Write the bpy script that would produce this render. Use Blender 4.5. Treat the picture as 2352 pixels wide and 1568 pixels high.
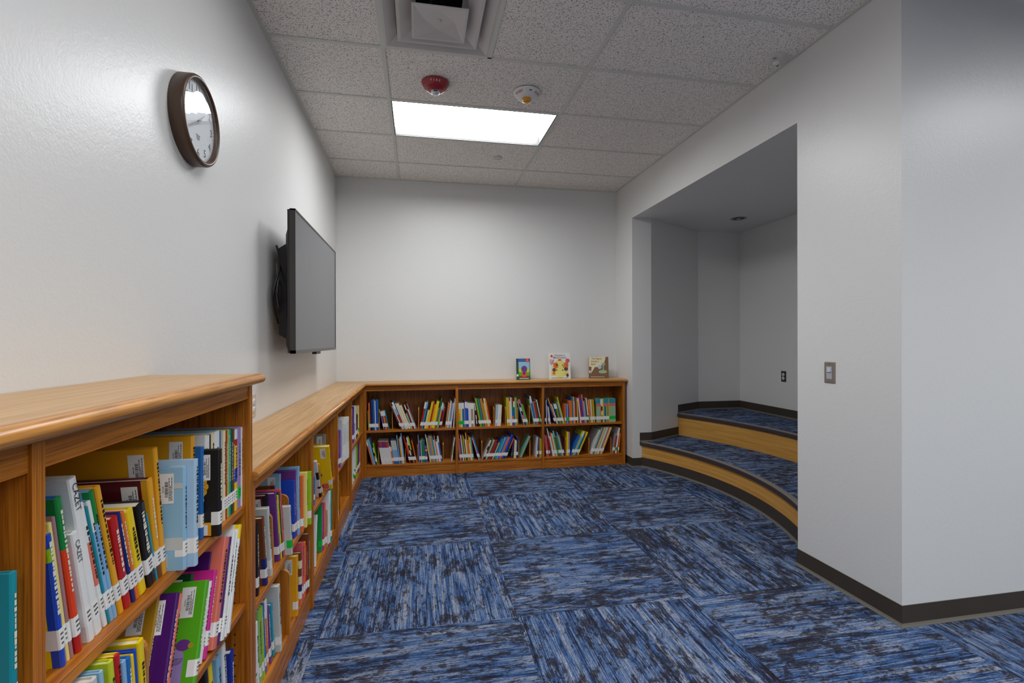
import bpy, math, random
from mathutils import Vector, Matrix
for o in list(bpy.data.objects): bpy.data.objects.remove(o)
SC = bpy.context.scene
COL = SC.collection
PI = math.pi

# ------------------------------------------------------------------ camera
cam_d = bpy.data.cameras.new('camera'); cam = bpy.data.objects.new('camera', cam_d); COL.objects.link(cam)
cam_d.sensor_fit = 'HORIZONTAL'; cam_d.sensor_width = 36.0; cam_d.lens = 1127.29 * 36.0 / 2352.0
cam_d.clip_start = 0.02; cam_d.clip_end = 60
def cam_matrix(z, yaw, pitch, roll):
    ex = Vector((math.cos(yaw), -math.sin(yaw), 0)); ed = Vector((math.sin(yaw), math.cos(yaw), 0)); ez = Vector((0, 0, 1))
    c, s = math.cos(pitch), math.sin(pitch)
    ed, ez = ed * c + ez * s, ez * c - ed * s
    c, s = math.cos(roll), math.sin(roll)
    ex, ez = ex * c + ez * s, ez * c - ex * s
    m = Matrix.Identity(4)
    for i in range(3):
        m[i][0], m[i][1], m[i][2] = ex[i], ez[i], -ed[i]
    m[2][3] = z
    return m
cam.matrix_world = cam_matrix(1.3199, 0.18824, -0.00169, -0.00259)
SC.camera = cam

# ------------------------------------------------------------------ world, exposure
w = bpy.data.worlds.new('world'); SC.world = w; w.use_nodes = True
w.node_tree.nodes['Background'].inputs[0].default_value = (0.6, 0.7, 0.8, 1)
w.node_tree.nodes['Background'].inputs[1].default_value = 0.05
vs = SC.view_settings
vs.view_transform = 'Standard'; vs.look = 'None'; vs.gamma = 1.0; vs.use_curve_mapping = False
vs.exposure = 0.0
LAMP = 21.5           # emission of the ceiling light before the back wall
LAMP_NEAR = 7.2      # the light nearest the camera
LAMP_FAR = 12.5       # lights of the open library area behind the camera
SC.cycles.max_bounces = 8; SC.cycles.diffuse_bounces = 6; SC.cycles.glossy_bounces = 4
SC.cycles.transparent_max_bounces = 8; SC.cycles.caustics_reflective = False; SC.cycles.caustics_refractive = False
SC.cycles.sample_clamp_indirect = 6.0

# ------------------------------------------------------------------ measures (metres)
XL, XR, YB, ZC = -0.8165, 2.187, 5.2054, 2.980      # left wall, right wall, back wall, ceiling
D = 0.302
XF, YF = XL + D, YB - D                             # bookcase front planes
YC = 1.885                                          # front face of the wall right of the corner
YJ0, YJ1, ZH = 2.518, 4.786, 2.594                  # niche opening
XJ = 2.400
X2, Y2, YR = 6.5, 1.885, -3.5                       # open area beyond

# ------------------------------------------------------------------ materials
def lin(c): return tuple((x / 12.92 if x <= 0.04045 else ((x + 0.055) / 1.055) ** 2.4) for x in (v / 255.0 for v in c))
MATS = {}
def mat(name, rgb, rough=0.5, spec=0.5, metal=0.0, emit=None, alpha=None, bump=None, var=None):
    if name in MATS: return MATS[name]
    m = bpy.data.materials.new(name); m.use_nodes = True; nt = m.node_tree; b = nt.nodes['Principled BSDF']
    c = lin(rgb) + (1,)
    b.inputs['Base Color'].default_value = c
    b.inputs['Roughness'].default_value = rough; b.inputs['Specular IOR Level'].default_value = spec
    b.inputs['Metallic'].default_value = metal
    if emit is not None:
        b.inputs['Emission Color'].default_value = emit[0] + (1,); b.inputs['Emission Strength'].default_value = emit[1]
    if var is not None:       # gentle uneven colour: (scale, amount)
        tc = nt.nodes.new('ShaderNodeTexCoord'); nz = nt.nodes.new('ShaderNodeTexNoise'); nz.inputs['Scale'].default_value = var[0]; nz.inputs['Detail'].default_value = 3
        mx = nt.nodes.new('ShaderNodeMix'); mx.data_type = 'RGBA'; mx.blend_type = 'MIX'
        mx.inputs['A'].default_value = tuple(min(1, x * (1 + var[1])) for x in c[:3]) + (1,)
        mx.inputs['B'].default_value = tuple(x * (1 - var[1]) for x in c[:3]) + (1,)
        nt.links.new(tc.outputs['Object'], nz.inputs['Vector']); nt.links.new(nz.outputs['Fac'], mx.inputs['Factor']); nt.links.new(mx.outputs['Result'], b.inputs['Base Color'])
    if bump is not None:      # (scale, strength, distance)
        tc = nt.nodes.new('ShaderNodeTexCoord'); nz = nt.nodes.new('ShaderNodeTexNoise'); nz.inputs['Scale'].default_value = bump[0]; nz.inputs['Detail'].default_value = 2
        bp = nt.nodes.new('ShaderNodeBump'); bp.inputs['Strength'].default_value = bump[1]; bp.inputs['Distance'].default_value = bump[2]
        nt.links.new(tc.outputs['Object'], nz.inputs['Vector']); nt.links.new(nz.outputs['Fac'], bp.inputs['Height']); nt.links.new(bp.outputs['Normal'], b.inputs['Normal'])
    MATS[name] = m
    return m

def oak(name, light, dark, rough=0.38, scale=1.0, streak=1.0):
    m = bpy.data.materials.new(name); m.use_nodes = True; nt = m.node_tree; N = nt.nodes; L = nt.links; b = N['Principled BSDF']
    uv = N.new('ShaderNodeUVMap'); uv.uv_map = 'grain'
    oi = N.new('ShaderNodeObjectInfo')
    mul = N.new('ShaderNodeVectorMath'); mul.operation = 'MULTIPLY'; mul.inputs[1].default_value = (2.2 * scale, 75 * scale, 1)
    cmb = N.new('ShaderNodeCombineXYZ')
    ml = N.new('ShaderNodeMath'); ml.operation = 'MULTIPLY'; ml.inputs[1].default_value = 37.0
    L.new(oi.outputs['Random'], ml.inputs[0]); L.new(ml.outputs[0], cmb.inputs[2]); L.new(ml.outputs[0], cmb.inputs[0])
    add = N.new('ShaderNodeVectorMath'); add.operation = 'ADD'
    L.new(uv.outputs['UV'], mul.inputs[0]); L.new(mul.outputs[0], add.inputs[0]); L.new(cmb.outputs[0], add.inputs[1])
    n1 = N.new('ShaderNodeTexNoise'); n1.inputs['Scale'].default_value = 1.0; n1.inputs['Detail'].default_value = 6; n1.inputs['Roughness'].default_value = 0.62; n1.inputs['Distortion'].default_value = 0.5
    L.new(add.outputs[0], n1.inputs['Vector'])
    m2 = N.new('ShaderNodeVectorMath'); m2.operation = 'MULTIPLY'; m2.inputs[1].default_value = (3.2, 5.0, 1); L.new(add.outputs[0], m2.inputs[0])
    n2 = N.new('ShaderNodeTexNoise'); n2.inputs['Scale'].default_value = 1.0; n2.inputs['Detail'].default_value = 2; L.new(m2.outputs[0], n2.inputs['Vector'])
    r1 = N.new('ShaderNodeValToRGB'); e = r1.color_ramp.elements
    e[0].position = 0.30; e[0].color = lin(dark) + (1,); e[1].position = 0.66; e[1].color = lin(light) + (1,)
    L.new(n1.outputs['Fac'], r1.inputs['Fac'])
    r2 = N.new('ShaderNodeValToRGB'); e = r2.color_ramp.elements
    e[0].position = 0.33; e[0].color = (1 - 0.42 * streak,) * 3 + (1,); e[1].position = 0.50; e[1].color = (1, 1, 1, 1)
    L.new(n2.outputs['Fac'], r2.inputs['Fac'])
    mx = N.new('ShaderNodeMix'); mx.data_type = 'RGBA'; mx.blend_type = 'MULTIPLY'; mx.inputs['Factor'].default_value = 1.0
    L.new(r1.outputs['Color'], mx.inputs['A']); L.new(r2.outputs['Color'], mx.inputs['B']); L.new(mx.outputs['Result'], b.inputs['Base Color'])
    b.inputs['Roughness'].default_value = rough; b.inputs['Specular IOR Level'].default_value = 0.45
    bp = N.new('ShaderNodeBump'); bp.inputs['Strength'].default_value = 0.12; bp.inputs['Distance'].default_value = 0.001
    L.new(n2.outputs['Fac'], bp.inputs['Height']); L.new(bp.outputs['Normal'], b.inputs['Normal'])
    MATS[name] = m
    return m
OAK = oak('oak', (200, 124, 36), (136, 68, 8), 0.36)
OAK_LAM = oak('oak laminate', (206, 168, 120), (178, 136, 90), 0.42, 1.0, 0.35)
OAK_EDGE = oak('oak edge', (206, 144, 70), (160, 96, 34), 0.30)
MAPLE = oak('maple veneer', (212, 162, 84), (186, 130, 54), 0.45, 0.7, 0.22)

def wall_mat():
    m = mat('wall paint', (219, 219, 217), 0.36, 0.5)
    nt = m.node_tree; N = nt.nodes; L = nt.links; b = N['Principled BSDF']
    tc = N.new('ShaderNodeTexCoord')
    n = N.new('ShaderNodeTexNoise'); n.inputs['Scale'].default_value = 130; n.inputs['Detail'].default_value = 3
    n2 = N.new('ShaderNodeTexNoise'); n2.inputs['Scale'].default_value = 45; n2.inputs['Detail'].default_value = 2
    ad = N.new('ShaderNodeMath'); ad.operation = 'ADD'
    bp = N.new('ShaderNodeBump'); bp.inputs['Strength'].default_value = 0.34; bp.inputs['Distance'].default_value = 0.0014
    for q in (n, n2): L.new(tc.outputs['Object'], q.inputs['Vector'])
    L.new(n.outputs['Fac'], ad.inputs[0]); L.new(n2.outputs['Fac'], ad.inputs[1])
    L.new(ad.outputs[0], bp.inputs['Height']); L.new(bp.outputs['Normal'], b.inputs['Normal'])
    return m
WALL = wall_mat()

def tile_mat():
    m = mat('ceiling tile', (236, 232, 226), 0.95, 0.1); nt = m.node_tree; N = nt.nodes; L = nt.links; b = N['Principled BSDF']
    tc = N.new('ShaderNodeTexCoord')
    v = N.new('ShaderNodeTexVoronoi'); v.inputs['Scale'].default_value = 125; v.inputs['Randomness'].default_value = 1.0
    n = N.new('ShaderNodeTexNoise'); n.inputs['Scale'].default_value = 60; n.inputs['Detail'].default_value = 4
    L.new(tc.outputs['Object'], v.inputs['Vector']); L.new(tc.outputs['Object'], n.inputs['Vector'])
    sub = N.new('ShaderNodeMath'); sub.operation = 'MULTIPLY_ADD'; sub.inputs[1].default_value = -0.55; L.new(n.outputs['Fac'], sub.inputs[0]); L.new(v.outputs['Distance'], sub.inputs[2])
    r = N.new('ShaderNodeValToRGB'); e = r.color_ramp.elements
    e[0].position = 0.0; e[0].color = lin((140, 136, 130)) + (1,); e[1].position = 0.10; e[1].color = lin((238, 233, 226)) + (1,)
    L.new(sub.outputs[0], r.inputs['Fac']); L.new(r.outputs['Color'], b.inputs['Base Color'])
    bp = N.new('ShaderNodeBump'); bp.inputs['Strength'].default_value = 0.25; bp.inputs['Distance'].default_value = 0.001
    L.new(n.outputs['Fac'], bp.inputs['Height']); L.new(bp.outputs['Normal'], b.inputs['Normal'])
    return m
TILE = tile_mat()

def carpet(name, fixed=False):
    m = bpy.data.materials.new(name); m.use_nodes = True; nt = m.node_tree; N = nt.nodes; L = nt.links; b = N['Principled BSDF']
    b.inputs['Roughness'].default_value = 0.95; b.inputs['Specular IOR Level'].default_value = 0.08
    def math_(op, a=None, c=None, k0=None, k1=None):
        n = N.new('ShaderNodeMath'); n.operation = op
        if a is not None: L.new(a, n.inputs[0])
        if c is not None: L.new(c, n.inputs[1])
        if k0 is not None: n.inputs[0].default_value = k0
        if k1 is not None: n.inputs[1].default_value = k1
        return n.outputs[0]
    g = N.new('ShaderNodeNewGeometry'); sp = N.new('ShaderNodeSeparateXYZ'); L.new(g.outputs['Position'], sp.inputs[0])
    P = 0.9144
    fx = math_('DIVIDE', math_('SUBTRACT', sp.outputs[0], k1=0.462), k1=P); fy = math_('DIVIDE', math_('SUBTRACT', sp.outputs[1], k1=2.300), k1=P)
    tx = math_('FLOOR', fx); ty = math_('FLOOR', fy)
    par = math_('FLOORED_MODULO', math_('ADD', tx, ty), k1=2.0)       # 1: stripes run along Y (tx=-1, ty=0)
    if fixed: 
        par = math_('MULTIPLY', par, k1=0.0); tx = math_('MULTIPLY', tx, k1=0.0); ty = math_('MULTIPLY', ty, k1=0.0)
    def mixv(f, a, c):
        x = N.new('ShaderNodeMix'); x.data_type = 'FLOAT'; L.new(f, x.inputs['Factor']); L.new(a, x.inputs['A']); L.new(c, x.inputs['B']); return x.outputs['Result']
    across = mixv(par, sp.outputs[1], sp.outputs[0]); along = mixv(par, sp.outputs[0], sp.outputs[1])
    off = math_('ADD', math_('MULTIPLY', tx, k1=17.31), math_('MULTIPLY', ty, k1=7.77))
    def noise(ka, kl, detail, rough, dz=0.0, dist=0.0):
        c = N.new('ShaderNodeCombineXYZ')
        L.new(math_('MULTIPLY', across, k1=ka), c.inputs[0]); L.new(math_('MULTIPLY', along, k1=kl), c.inputs[1]); L.new(math_('ADD', off, k1=dz), c.inputs[2])
        n = N.new('ShaderNodeTexNoise'); n.inputs['Scale'].default_value = 1; n.inputs['Detail'].default_value = detail; n.inputs['Roughness'].default_value = rough; n.inputs['Distortion'].default_value = dist
        L.new(c.outputs[0], n.inputs['Vector']); return n.outputs['Fac']
    s1 = noise(235, 5.0, 4, 0.68); s2 = noise(36, 2.2, 2, 0.5, 3.3); yarn = noise(430, 75, 3, 0.75, 9.1)
    tone = math_('ADD', math_('MULTIPLY', s1, k1=0.66), math_('MULTIPLY', s2, k1=0.34))
    r = N.new('ShaderNodeValToRGB'); cr = r.color_ramp
    stops = [(0.36, (30, 31, 40)), (0.42, (44, 58, 88)), (0.475, (56, 94, 150)), (0.52, (104, 122, 154)), (0.57, (132, 140, 158)), (0.66, (164, 162, 166))]
    cr.elements[0].position = stops[0][0]; cr.elements[0].color = lin(stops[0][1]) + (1,); cr.elements[1].position = stops[-1][0]; cr.elements[1].color = lin(stops[-1][1]) + (1,)
    for p_, c_ in stops[1:-1]:
        e = cr.elements.new(p_); e.color = lin(c_) + (1,)
    L.new(tone, r.inputs['Fac'])
    bl = noise(30, 13, 6, 0.78, 21.0, 0.4); bl2 = noise(4.5, 2.8, 2, 0.5, 41.0)
    bsum = math_('ADD', math_('ADD', math_('MULTIPLY', bl, k1=0.58), math_('MULTIPLY', bl2, k1=0.22)), math_('MULTIPLY', noise(170, 11.0, 3, 0.7, 63.0), k1=0.20))
    rb = N.new('ShaderNodeValToRGB'); e = rb.color_ramp.elements; e[0].position = 0.485; e[0].color = (0, 0, 0, 1); e[1].position = 0.53; e[1].color = (1, 1, 1, 1)
    L.new(bsum, rb.inputs['Fac'])
    fac = math_('MULTIPLY', rb.outputs['Color'], k1=0.86)
    mx = N.new('ShaderNodeMix'); mx.data_type = 'RGBA'; L.new(fac, mx.inputs['Factor']); L.new(r.outputs['Color'], mx.inputs['A']); mx.inputs['B'].default_value = lin((40, 33, 33)) + (1,)
    ry = N.new('ShaderNodeValToRGB'); e = ry.color_ramp.elements; e[0].position = 0.30; e[0].color = (0.30, 0.30, 0.31, 1); e[1].position = 0.68; e[1].color = (1.5, 1.48, 1.45, 1)
    L.new(yarn, ry.inputs['Fac'])
    m2 = N.new('ShaderNodeMix'); m2.data_type = 'RGBA'; m2.blend_type = 'MULTIPLY'; m2.inputs['Factor'].default_value = 1.0
    L.new(mx.outputs['Result'], m2.inputs['A']); L.new(ry.outputs['Color'], m2.inputs['B']); L.new(m2.outputs['Result'], b.inputs['Base Color'])
    bp = N.new('ShaderNodeBump'); bp.inputs['Strength'].default_value = 0.5; bp.inputs['Distance'].default_value = 0.003
    L.new(yarn, bp.inputs['Height']); L.new(bp.outputs['Normal'], b.inputs['Normal'])
    MATS[name] = m
    return m
CARPET = carpet('carpet tiles'); CARPET_STEP = carpet('stair carpet', True)
BASE = mat('rubber base', (64, 56, 49), 0.5, 0.35, var=(9, 0.12)); TOE = mat('rubber base toe sheen', (104, 101, 93), 0.6, 0.3)  # toe: same rubber, ceiling light's reflection put into a paler colour
NOSE = mat('rubber nosing', (66, 56, 58), 0.5, 0.4); NOSE_TOP = mat('nosing top edge', (120, 114, 108), 0.55, 0.4)
WHITE = mat('white enamel', (226, 226, 224), 0.45); GRID = mat('grid enamel', (206, 206, 198), 0.5)
BLACK = mat('black plastic', (20, 18, 18), 0.4); DARK = mat('dark void', (10, 9, 9), 0.9)
STEEL = mat('brushed steel', (150, 142, 134), 0.35, 0.5, 0.85)
PAPER = mat('page edges', (226, 218, 200), 0.9, 0.1); LABEL = mat('label paper', (232, 230, 226), 0.6, 0.3); INK = mat('label ink', (34, 32, 34), 0.7, 0.2)
GREENTAG = mat('green label', (20, 190, 60), 0.55, 0.3)

# ------------------------------------------------------------------ mesh helper
class MB:
    def __init__(s): s.v = []; s.f = []; s.mi = []; s.uv = []; s.sm = []
    def face(s, pts, mi=0, uv=None, smooth=False):
        n = len(s.v); s.v += [tuple(p) for p in pts]; s.f.append(tuple(range(n, n + len(pts)))); s.mi.append(mi); s.sm.append(smooth)
        if uv is None:
            a = [Vector(p) for p in pts]; ext = [max(p[i] for p in a) - min(p[i] for p in a) for i in range(3)]
            order = sorted(range(3), key=lambda i: -ext[i]); uv = [(p[order[0]], p[order[1]]) for p in a]
        s.uv.append(list(uv))
    def box(s, x0, x1, y0, y1, z0, z1, mi=0, grain=None):
        if x0 > x1: x0, x1 = x1, x0
        if y0 > y1: y0, y1 = y1, y0
        ext = (x1 - x0, y1 - y0, z1 - z0)
        g = grain if grain is not None else max(range(3), key=lambda i: ext[i])
        P = [(x, y, z) for x in (x0, x1) for y in (y0, y1) for z in (z0, z1)]
        for q in ((0, 1, 3, 2), (4, 6, 7, 5), (0, 4, 5, 1), (2, 3, 7, 6), (0, 2, 6, 4), (1, 5, 7, 3)):
            pts = [P[i] for i in q]
            ax = [i for i in range(3) if max(p[i] for p in pts) - min(p[i] for p in pts) > 1e-9]
            if len(ax) < 2: continue
            if g in ax: o = [i for i in ax if i != g][0]; uv = [(p[g], p[o] + 0.37 * p[3 - g - o]) for p in pts]
            else: uv = [(p[ax[0]] * 0.2, p[ax[1]]) for p in pts]
            s.face(pts, mi, uv)
    def lathe(s, prof, c=(0, 0, 0), n=40, mi=0, smooth=True, mis=None):   # prof: (r, z) list around the z axis
        for k in range(len(prof) - 1):
            (r0, z0), (r1, z1) = prof[k], prof[k + 1]; m_ = mis[k] if mis else mi
            for i in range(n):
                a, b = 2 * PI * i / n, 2 * PI * (i + 1) / n
                p = [(c[0] + r * math.cos(t), c[1] + r * math.sin(t), c[2] + z) for r, z, t in ((r0, z0, a), (r0, z0, b), (r1, z1, b), (r1, z1, a))]
                if r0 < 1e-6: p = [p[0], p[2], p[3]]
                elif r1 < 1e-6: p = [p[0], p[1], p[2]]
                s.face(p, m_, None, smooth)
    def tube(s, pts, r, n=8, mi=0):
        pts = [Vector(p) for p in pts]; rings = []
        for i, p in enumerate(pts):
            t = (pts[min(i + 1, len(pts) - 1)] - pts[max(i - 1, 0)]).normalized()
            a = t.cross(Vector((0, 0, 1)));
            if a.length < 1e-3: a = t.cross(Vector((1, 0, 0)))
            a.normalize(); b = t.cross(a)
            rings.append([p + (a * math.cos(2 * PI * k / n) + b * math.sin(2 * PI * k / n)) * r for k in range(n)])
        for i in range(len(rings) - 1):
            for k in range(n): s.face([rings[i][k], rings[i][(k + 1) % n], rings[i + 1][(k + 1) % n], rings[i + 1][k]], mi, None, True)
        s.face(rings[0][::-1], mi); s.face(rings[-1], mi)
    def prism(s, poly, z0, z1, mi=0, top=None):      # poly: xy points
        n = len(poly)
        s.face([(x, y, z1) for x, y in poly], mi if top is None else top); s.face([(x, y, z0) for x, y in poly][::-1], mi)
        for i in range(n):
            a, b = poly[i], poly[(i + 1) % n]; s.face([(a[0], a[1], z0), (b[0], b[1], z0), (b[0], b[1], z1), (a[0], a[1], z1)], mi)
    def xf(s, M): s.v = [tuple(M @ Vector(p)) for p in s.v]; return s
    def build(s, name, mats, parent=None, merge=True, bevel=0.0):
        me = bpy.data.meshes.new(name); me.from_pydata(s.v, [], s.f)
        for m_ in (mats if isinstance(mats, (list, tuple)) else [mats]): me.materials.append(m_)
        me.polygons.foreach_set('material_index', s.mi); me.polygons.foreach_set('use_smooth', s.sm)
        ul = me.uv_layers.new(name='grain'); flat = []
        for u in s.uv:
            for a in u: flat += [a[0], a[1]]
        ul.data.foreach_set('uv', flat)
        if merge:
            import bmesh
            bm = bmesh.new(); bm.from_mesh(me); bmesh.ops.remove_doubles(bm, verts=bm.verts, dist=1e-6)
            bmesh.ops.recalc_face_normals(bm, faces=bm.faces)
            bm.to_mesh(me); bm.free()
        o = bpy.data.objects.new(name, me); COL.objects.link(o)
        if bevel > 0:
            md = o.modifiers.new('bevel', 'BEVEL'); md.width = bevel; md.segments = 2; md.limit_method = 'ANGLE'; md.angle_limit = 0.7
        if parent is not None:
            o.parent = parent
            L_ = ROOT_LOC.get(parent.name)
            if L_ is not None:       # meshes of these things are written in room coordinates
                me.transform(Matrix.Translation(-Vector(L_)))
        return o
ROOT_LOC = {}
def tag(o, label, cat=None, group=None, kind=None):
    if label: o['label'] = label
    if cat: o['category'] = cat
    if group: o['group'] = group
    if kind: o['kind'] = kind
    return o
def thing(name, label, cat, loc=(0, 0, 0), group=None, world=True):
    o = bpy.data.objects.new(name, None); COL.objects.link(o); o.location = loc; o.empty_display_size = 0.05
    if world: ROOT_LOC[o.name] = loc
    return tag(o, label, cat, group)
def struct(name, mb, m): return tag(mb.build(name, m), None, kind='structure')
def text_mesh(mb, txt, size, M, mi=0, align='CENTER', extrude=0.0, track=1.0, bold=0.0):
    cu = bpy.data.curves.new('t', 'FONT'); cu.body = txt; cu.size = size; cu.align_x = align; cu.align_y = 'CENTER'; cu.extrude = extrude; cu.space_character = track; cu.offset = bold; cu.resolution_u = 3
    o = bpy.data.objects.new('t', cu); COL.objects.link(o)
    dg = bpy.context.evaluated_depsgraph_get(); me = bpy.data.meshes.new_from_object(o.evaluated_get(dg))
    vs_ = [M @ v.co for v in me.vertices]
    for p in me.polygons: mb.face([vs_[i] for i in p.vertices], mi)
    bpy.data.objects.remove(o); bpy.data.curves.remove(cu); bpy.data.meshes.remove(me)
# ------------------------------------------------------------------ room shell
T = 0.6096
GX0, GY0 = -0.1949, 2.2577                          # ceiling grid origin
def wallbox(name, boxes):
    m = MB()
    for b in boxes: m.box(*b)
    return struct(name, m, WALL)
wallbox('wall_left', [(XL - 0.12, XL, YR, YB + 0.12, 0, ZC + 0.1)])
wallbox('wall_back', [(XL, 2.40, YB, YB + 0.12, 0, ZC + 0.1)])
wallbox('wall_right', [(XR, XJ, YC + 0.1, YJ0, 0, ZC + 0.1), (XR, XJ, YJ0, YJ1, ZH, ZC + 0.1), (XR, XJ, YJ1, YB, 0, ZC + 0.1)])
wallbox('wall_front', [(XR, X2, YC, YC + 0.1, 0, ZC + 0.1)])
wallbox('wall_rear', [(XL, X2, YR - 0.12, YR, 0, ZC + 0.1)])
wallbox('wall_far', [(X2, X2 + 0.12, YR - 0.12, YC + 0.1, 0, ZC + 0.1)])
m = MB(); m.box(XL - 0.12, X2 + 0.12, YR - 0.12, YB + 0.12, -0.1, 0.0)
struct('floor', m, CARPET)
NICHE = [(XJ, YJ1), (3.22, 5.24), (3.765, 5.24), (3.765, 2.064), (3.22, 2.064), (XJ, YJ0)]
m = MB()
for a, b in zip(NICHE[:-1], NICHE[1:]):
    d = Vector((b[0] - a[0], b[1] - a[1])); nrm = Vector((-d.y, d.x)).normalized() * 0.06
    m.prism([a, b, (b[0] + nrm.x, b[1] + nrm.y), (a[0] + nrm.x, a[1] + nrm.y)], 0, ZH + 0.06)
struct('wall_niche', m, WALL)
m = MB(); m.prism([(x + (0.02 if x > 3 else -0.0), y) for x, y in NICHE], ZH, ZH + 0.06)
struct('ceiling_niche', m, WALL)

# suspended ceiling: lay-in tiles between exposed tees
cols = [XL] + [GX0 + 2 * T * i for i in range(0, 7)]
cols = [c for c in cols if c < X2] + [X2]
rows = [YR] + [GY0 + T * k for k in range(-9, 5)] + [YB]
TROFFERS = [(0, 2), (0, -1), (0, -4), (0, -7), (3, -3), (3, -6), (1, -5), (4, -7), (2, -7)]        # column, row index from GX0, GY0
VENT = (0, 0)
m = MB(); tees = MB(); tw = 0.012; ZT = ZC + 0.005
def cell(x0, x1, y0, y1):
    if x0 >= x1 - 0.03 or y0 >= y1 - 0.03: return
    m.box(x0 + tw - 0.004, x1 - tw + 0.004, y0 + tw - 0.004, y1 - tw + 0.004, ZT, ZT + 0.015)
for i in range(len(cols) - 1):
    for j in range(len(rows) - 1):
        x0, x1, y0, y1 = cols[i], cols[i + 1], rows[j], rows[j + 1]
        if y0 > YC - 0.4 and x0 > XR: continue
        if (i - 1, j - 10) in TROFFERS: continue
        if (i - 1, j - 10) == VENT: x0 = GX0 + T
        if y1 > YC: x1 = min(x1, XR)
        if x0 > XR - 0.01 and y1 > YC: y1 = min(y1, YC)
        cell(x0, x1, y0, y1)
for j, y in enumerate(rows):
    x1 = X2 if y < YC else XR
    w0 = tw if 0 < j < len(rows) - 1 else 0
    if j in (0, len(rows) - 1): tees.box(XL, x1, y if j == 0 else y - 0.022, y + 0.022 if j == 0 else y, ZC, ZC + 0.012)
    else: tees.box(XL, x1, y - tw, y + tw, ZC, ZC + 0.012)
for i, x in enumerate(cols[1:-1]):
    tees.box(x - tw, x + tw, YR, YB if x < XR else YC, ZC - 0.0004, ZC + 0.0115)
tees.box(GX0 + T - tw, GX0 + T + tw, GY0, GY0 + T, ZC, ZC + 0.012)
for b in ((XL, XL + 0.022, YR, YB), (XR - 0.022, XR, YC, YB), (XR, X2, YC - 0.022, YC)): tees.box(*b, ZC - 0.0008, ZC + 0.011)
struct('ceiling', m, TILE)
struct('trim_1', tees, GRID)
m = MB(); m.box(XL, X2, YR, YB, ZC + 0.26, ZC + 0.3); struct('ceiling_deck', m, DARK)

# rubber base along the walls (toe coloured paler for the light it reflects), as swept profiles
PROF = [(0.0, 0.094), (0.004, 0.094), (0.0055, 0.014), (0.009, 0.006), (0.017, 0.002), (0.017, 0.0), (0.0, 0.0)]
def base(name, path, z=0.0, sc=1.0):         # path: xy points with the room on the right-hand side
    mb = MB(); pts = [Vector(p) for p in path]; secs = []
    for i, p in enumerate(pts):
        d0 = (pts[i] - pts[i - 1]).normalized() if i > 0 else None; d1 = (pts[i + 1] - pts[i]).normalized() if i < len(pts) - 1 else None
        n0 = Vector((d0.y, -d0.x)) if d0 else None; n1 = Vector((d1.y, -d1.x)) if d1 else None
        if n0 is None: n = n1
        elif n1 is None: n = n0
        else: n = (n0 + n1); n = n / max(0.3, n.dot(n0))
        secs.append([(p.x + n.x * (o * sc), p.y + n.y * (o * sc), z + h) for o, h in PROF])
    for a, b in zip(secs[:-1], secs[1:]):
        for k in range(len(PROF) - 1): mb.face([a[k], b[k], b[k + 1], a[k + 1]], 1 if k in (2, 3, 4) else 0)
    mb.face(secs[0]); mb.face(secs[-1][::-1])
    return tag(mb.build(name, [BASE, TOE]), None, kind='structure')
# path direction: wall on the left hand, room on the right hand
base('baseboard_right', [(X2, YC), (XR, YC), (XR, YJ0), (2.293, YJ0)][::-1])
base('baseboard_back', [(2.292, YJ1), (XR, YJ1), (XR, YB)][::-1])

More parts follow.
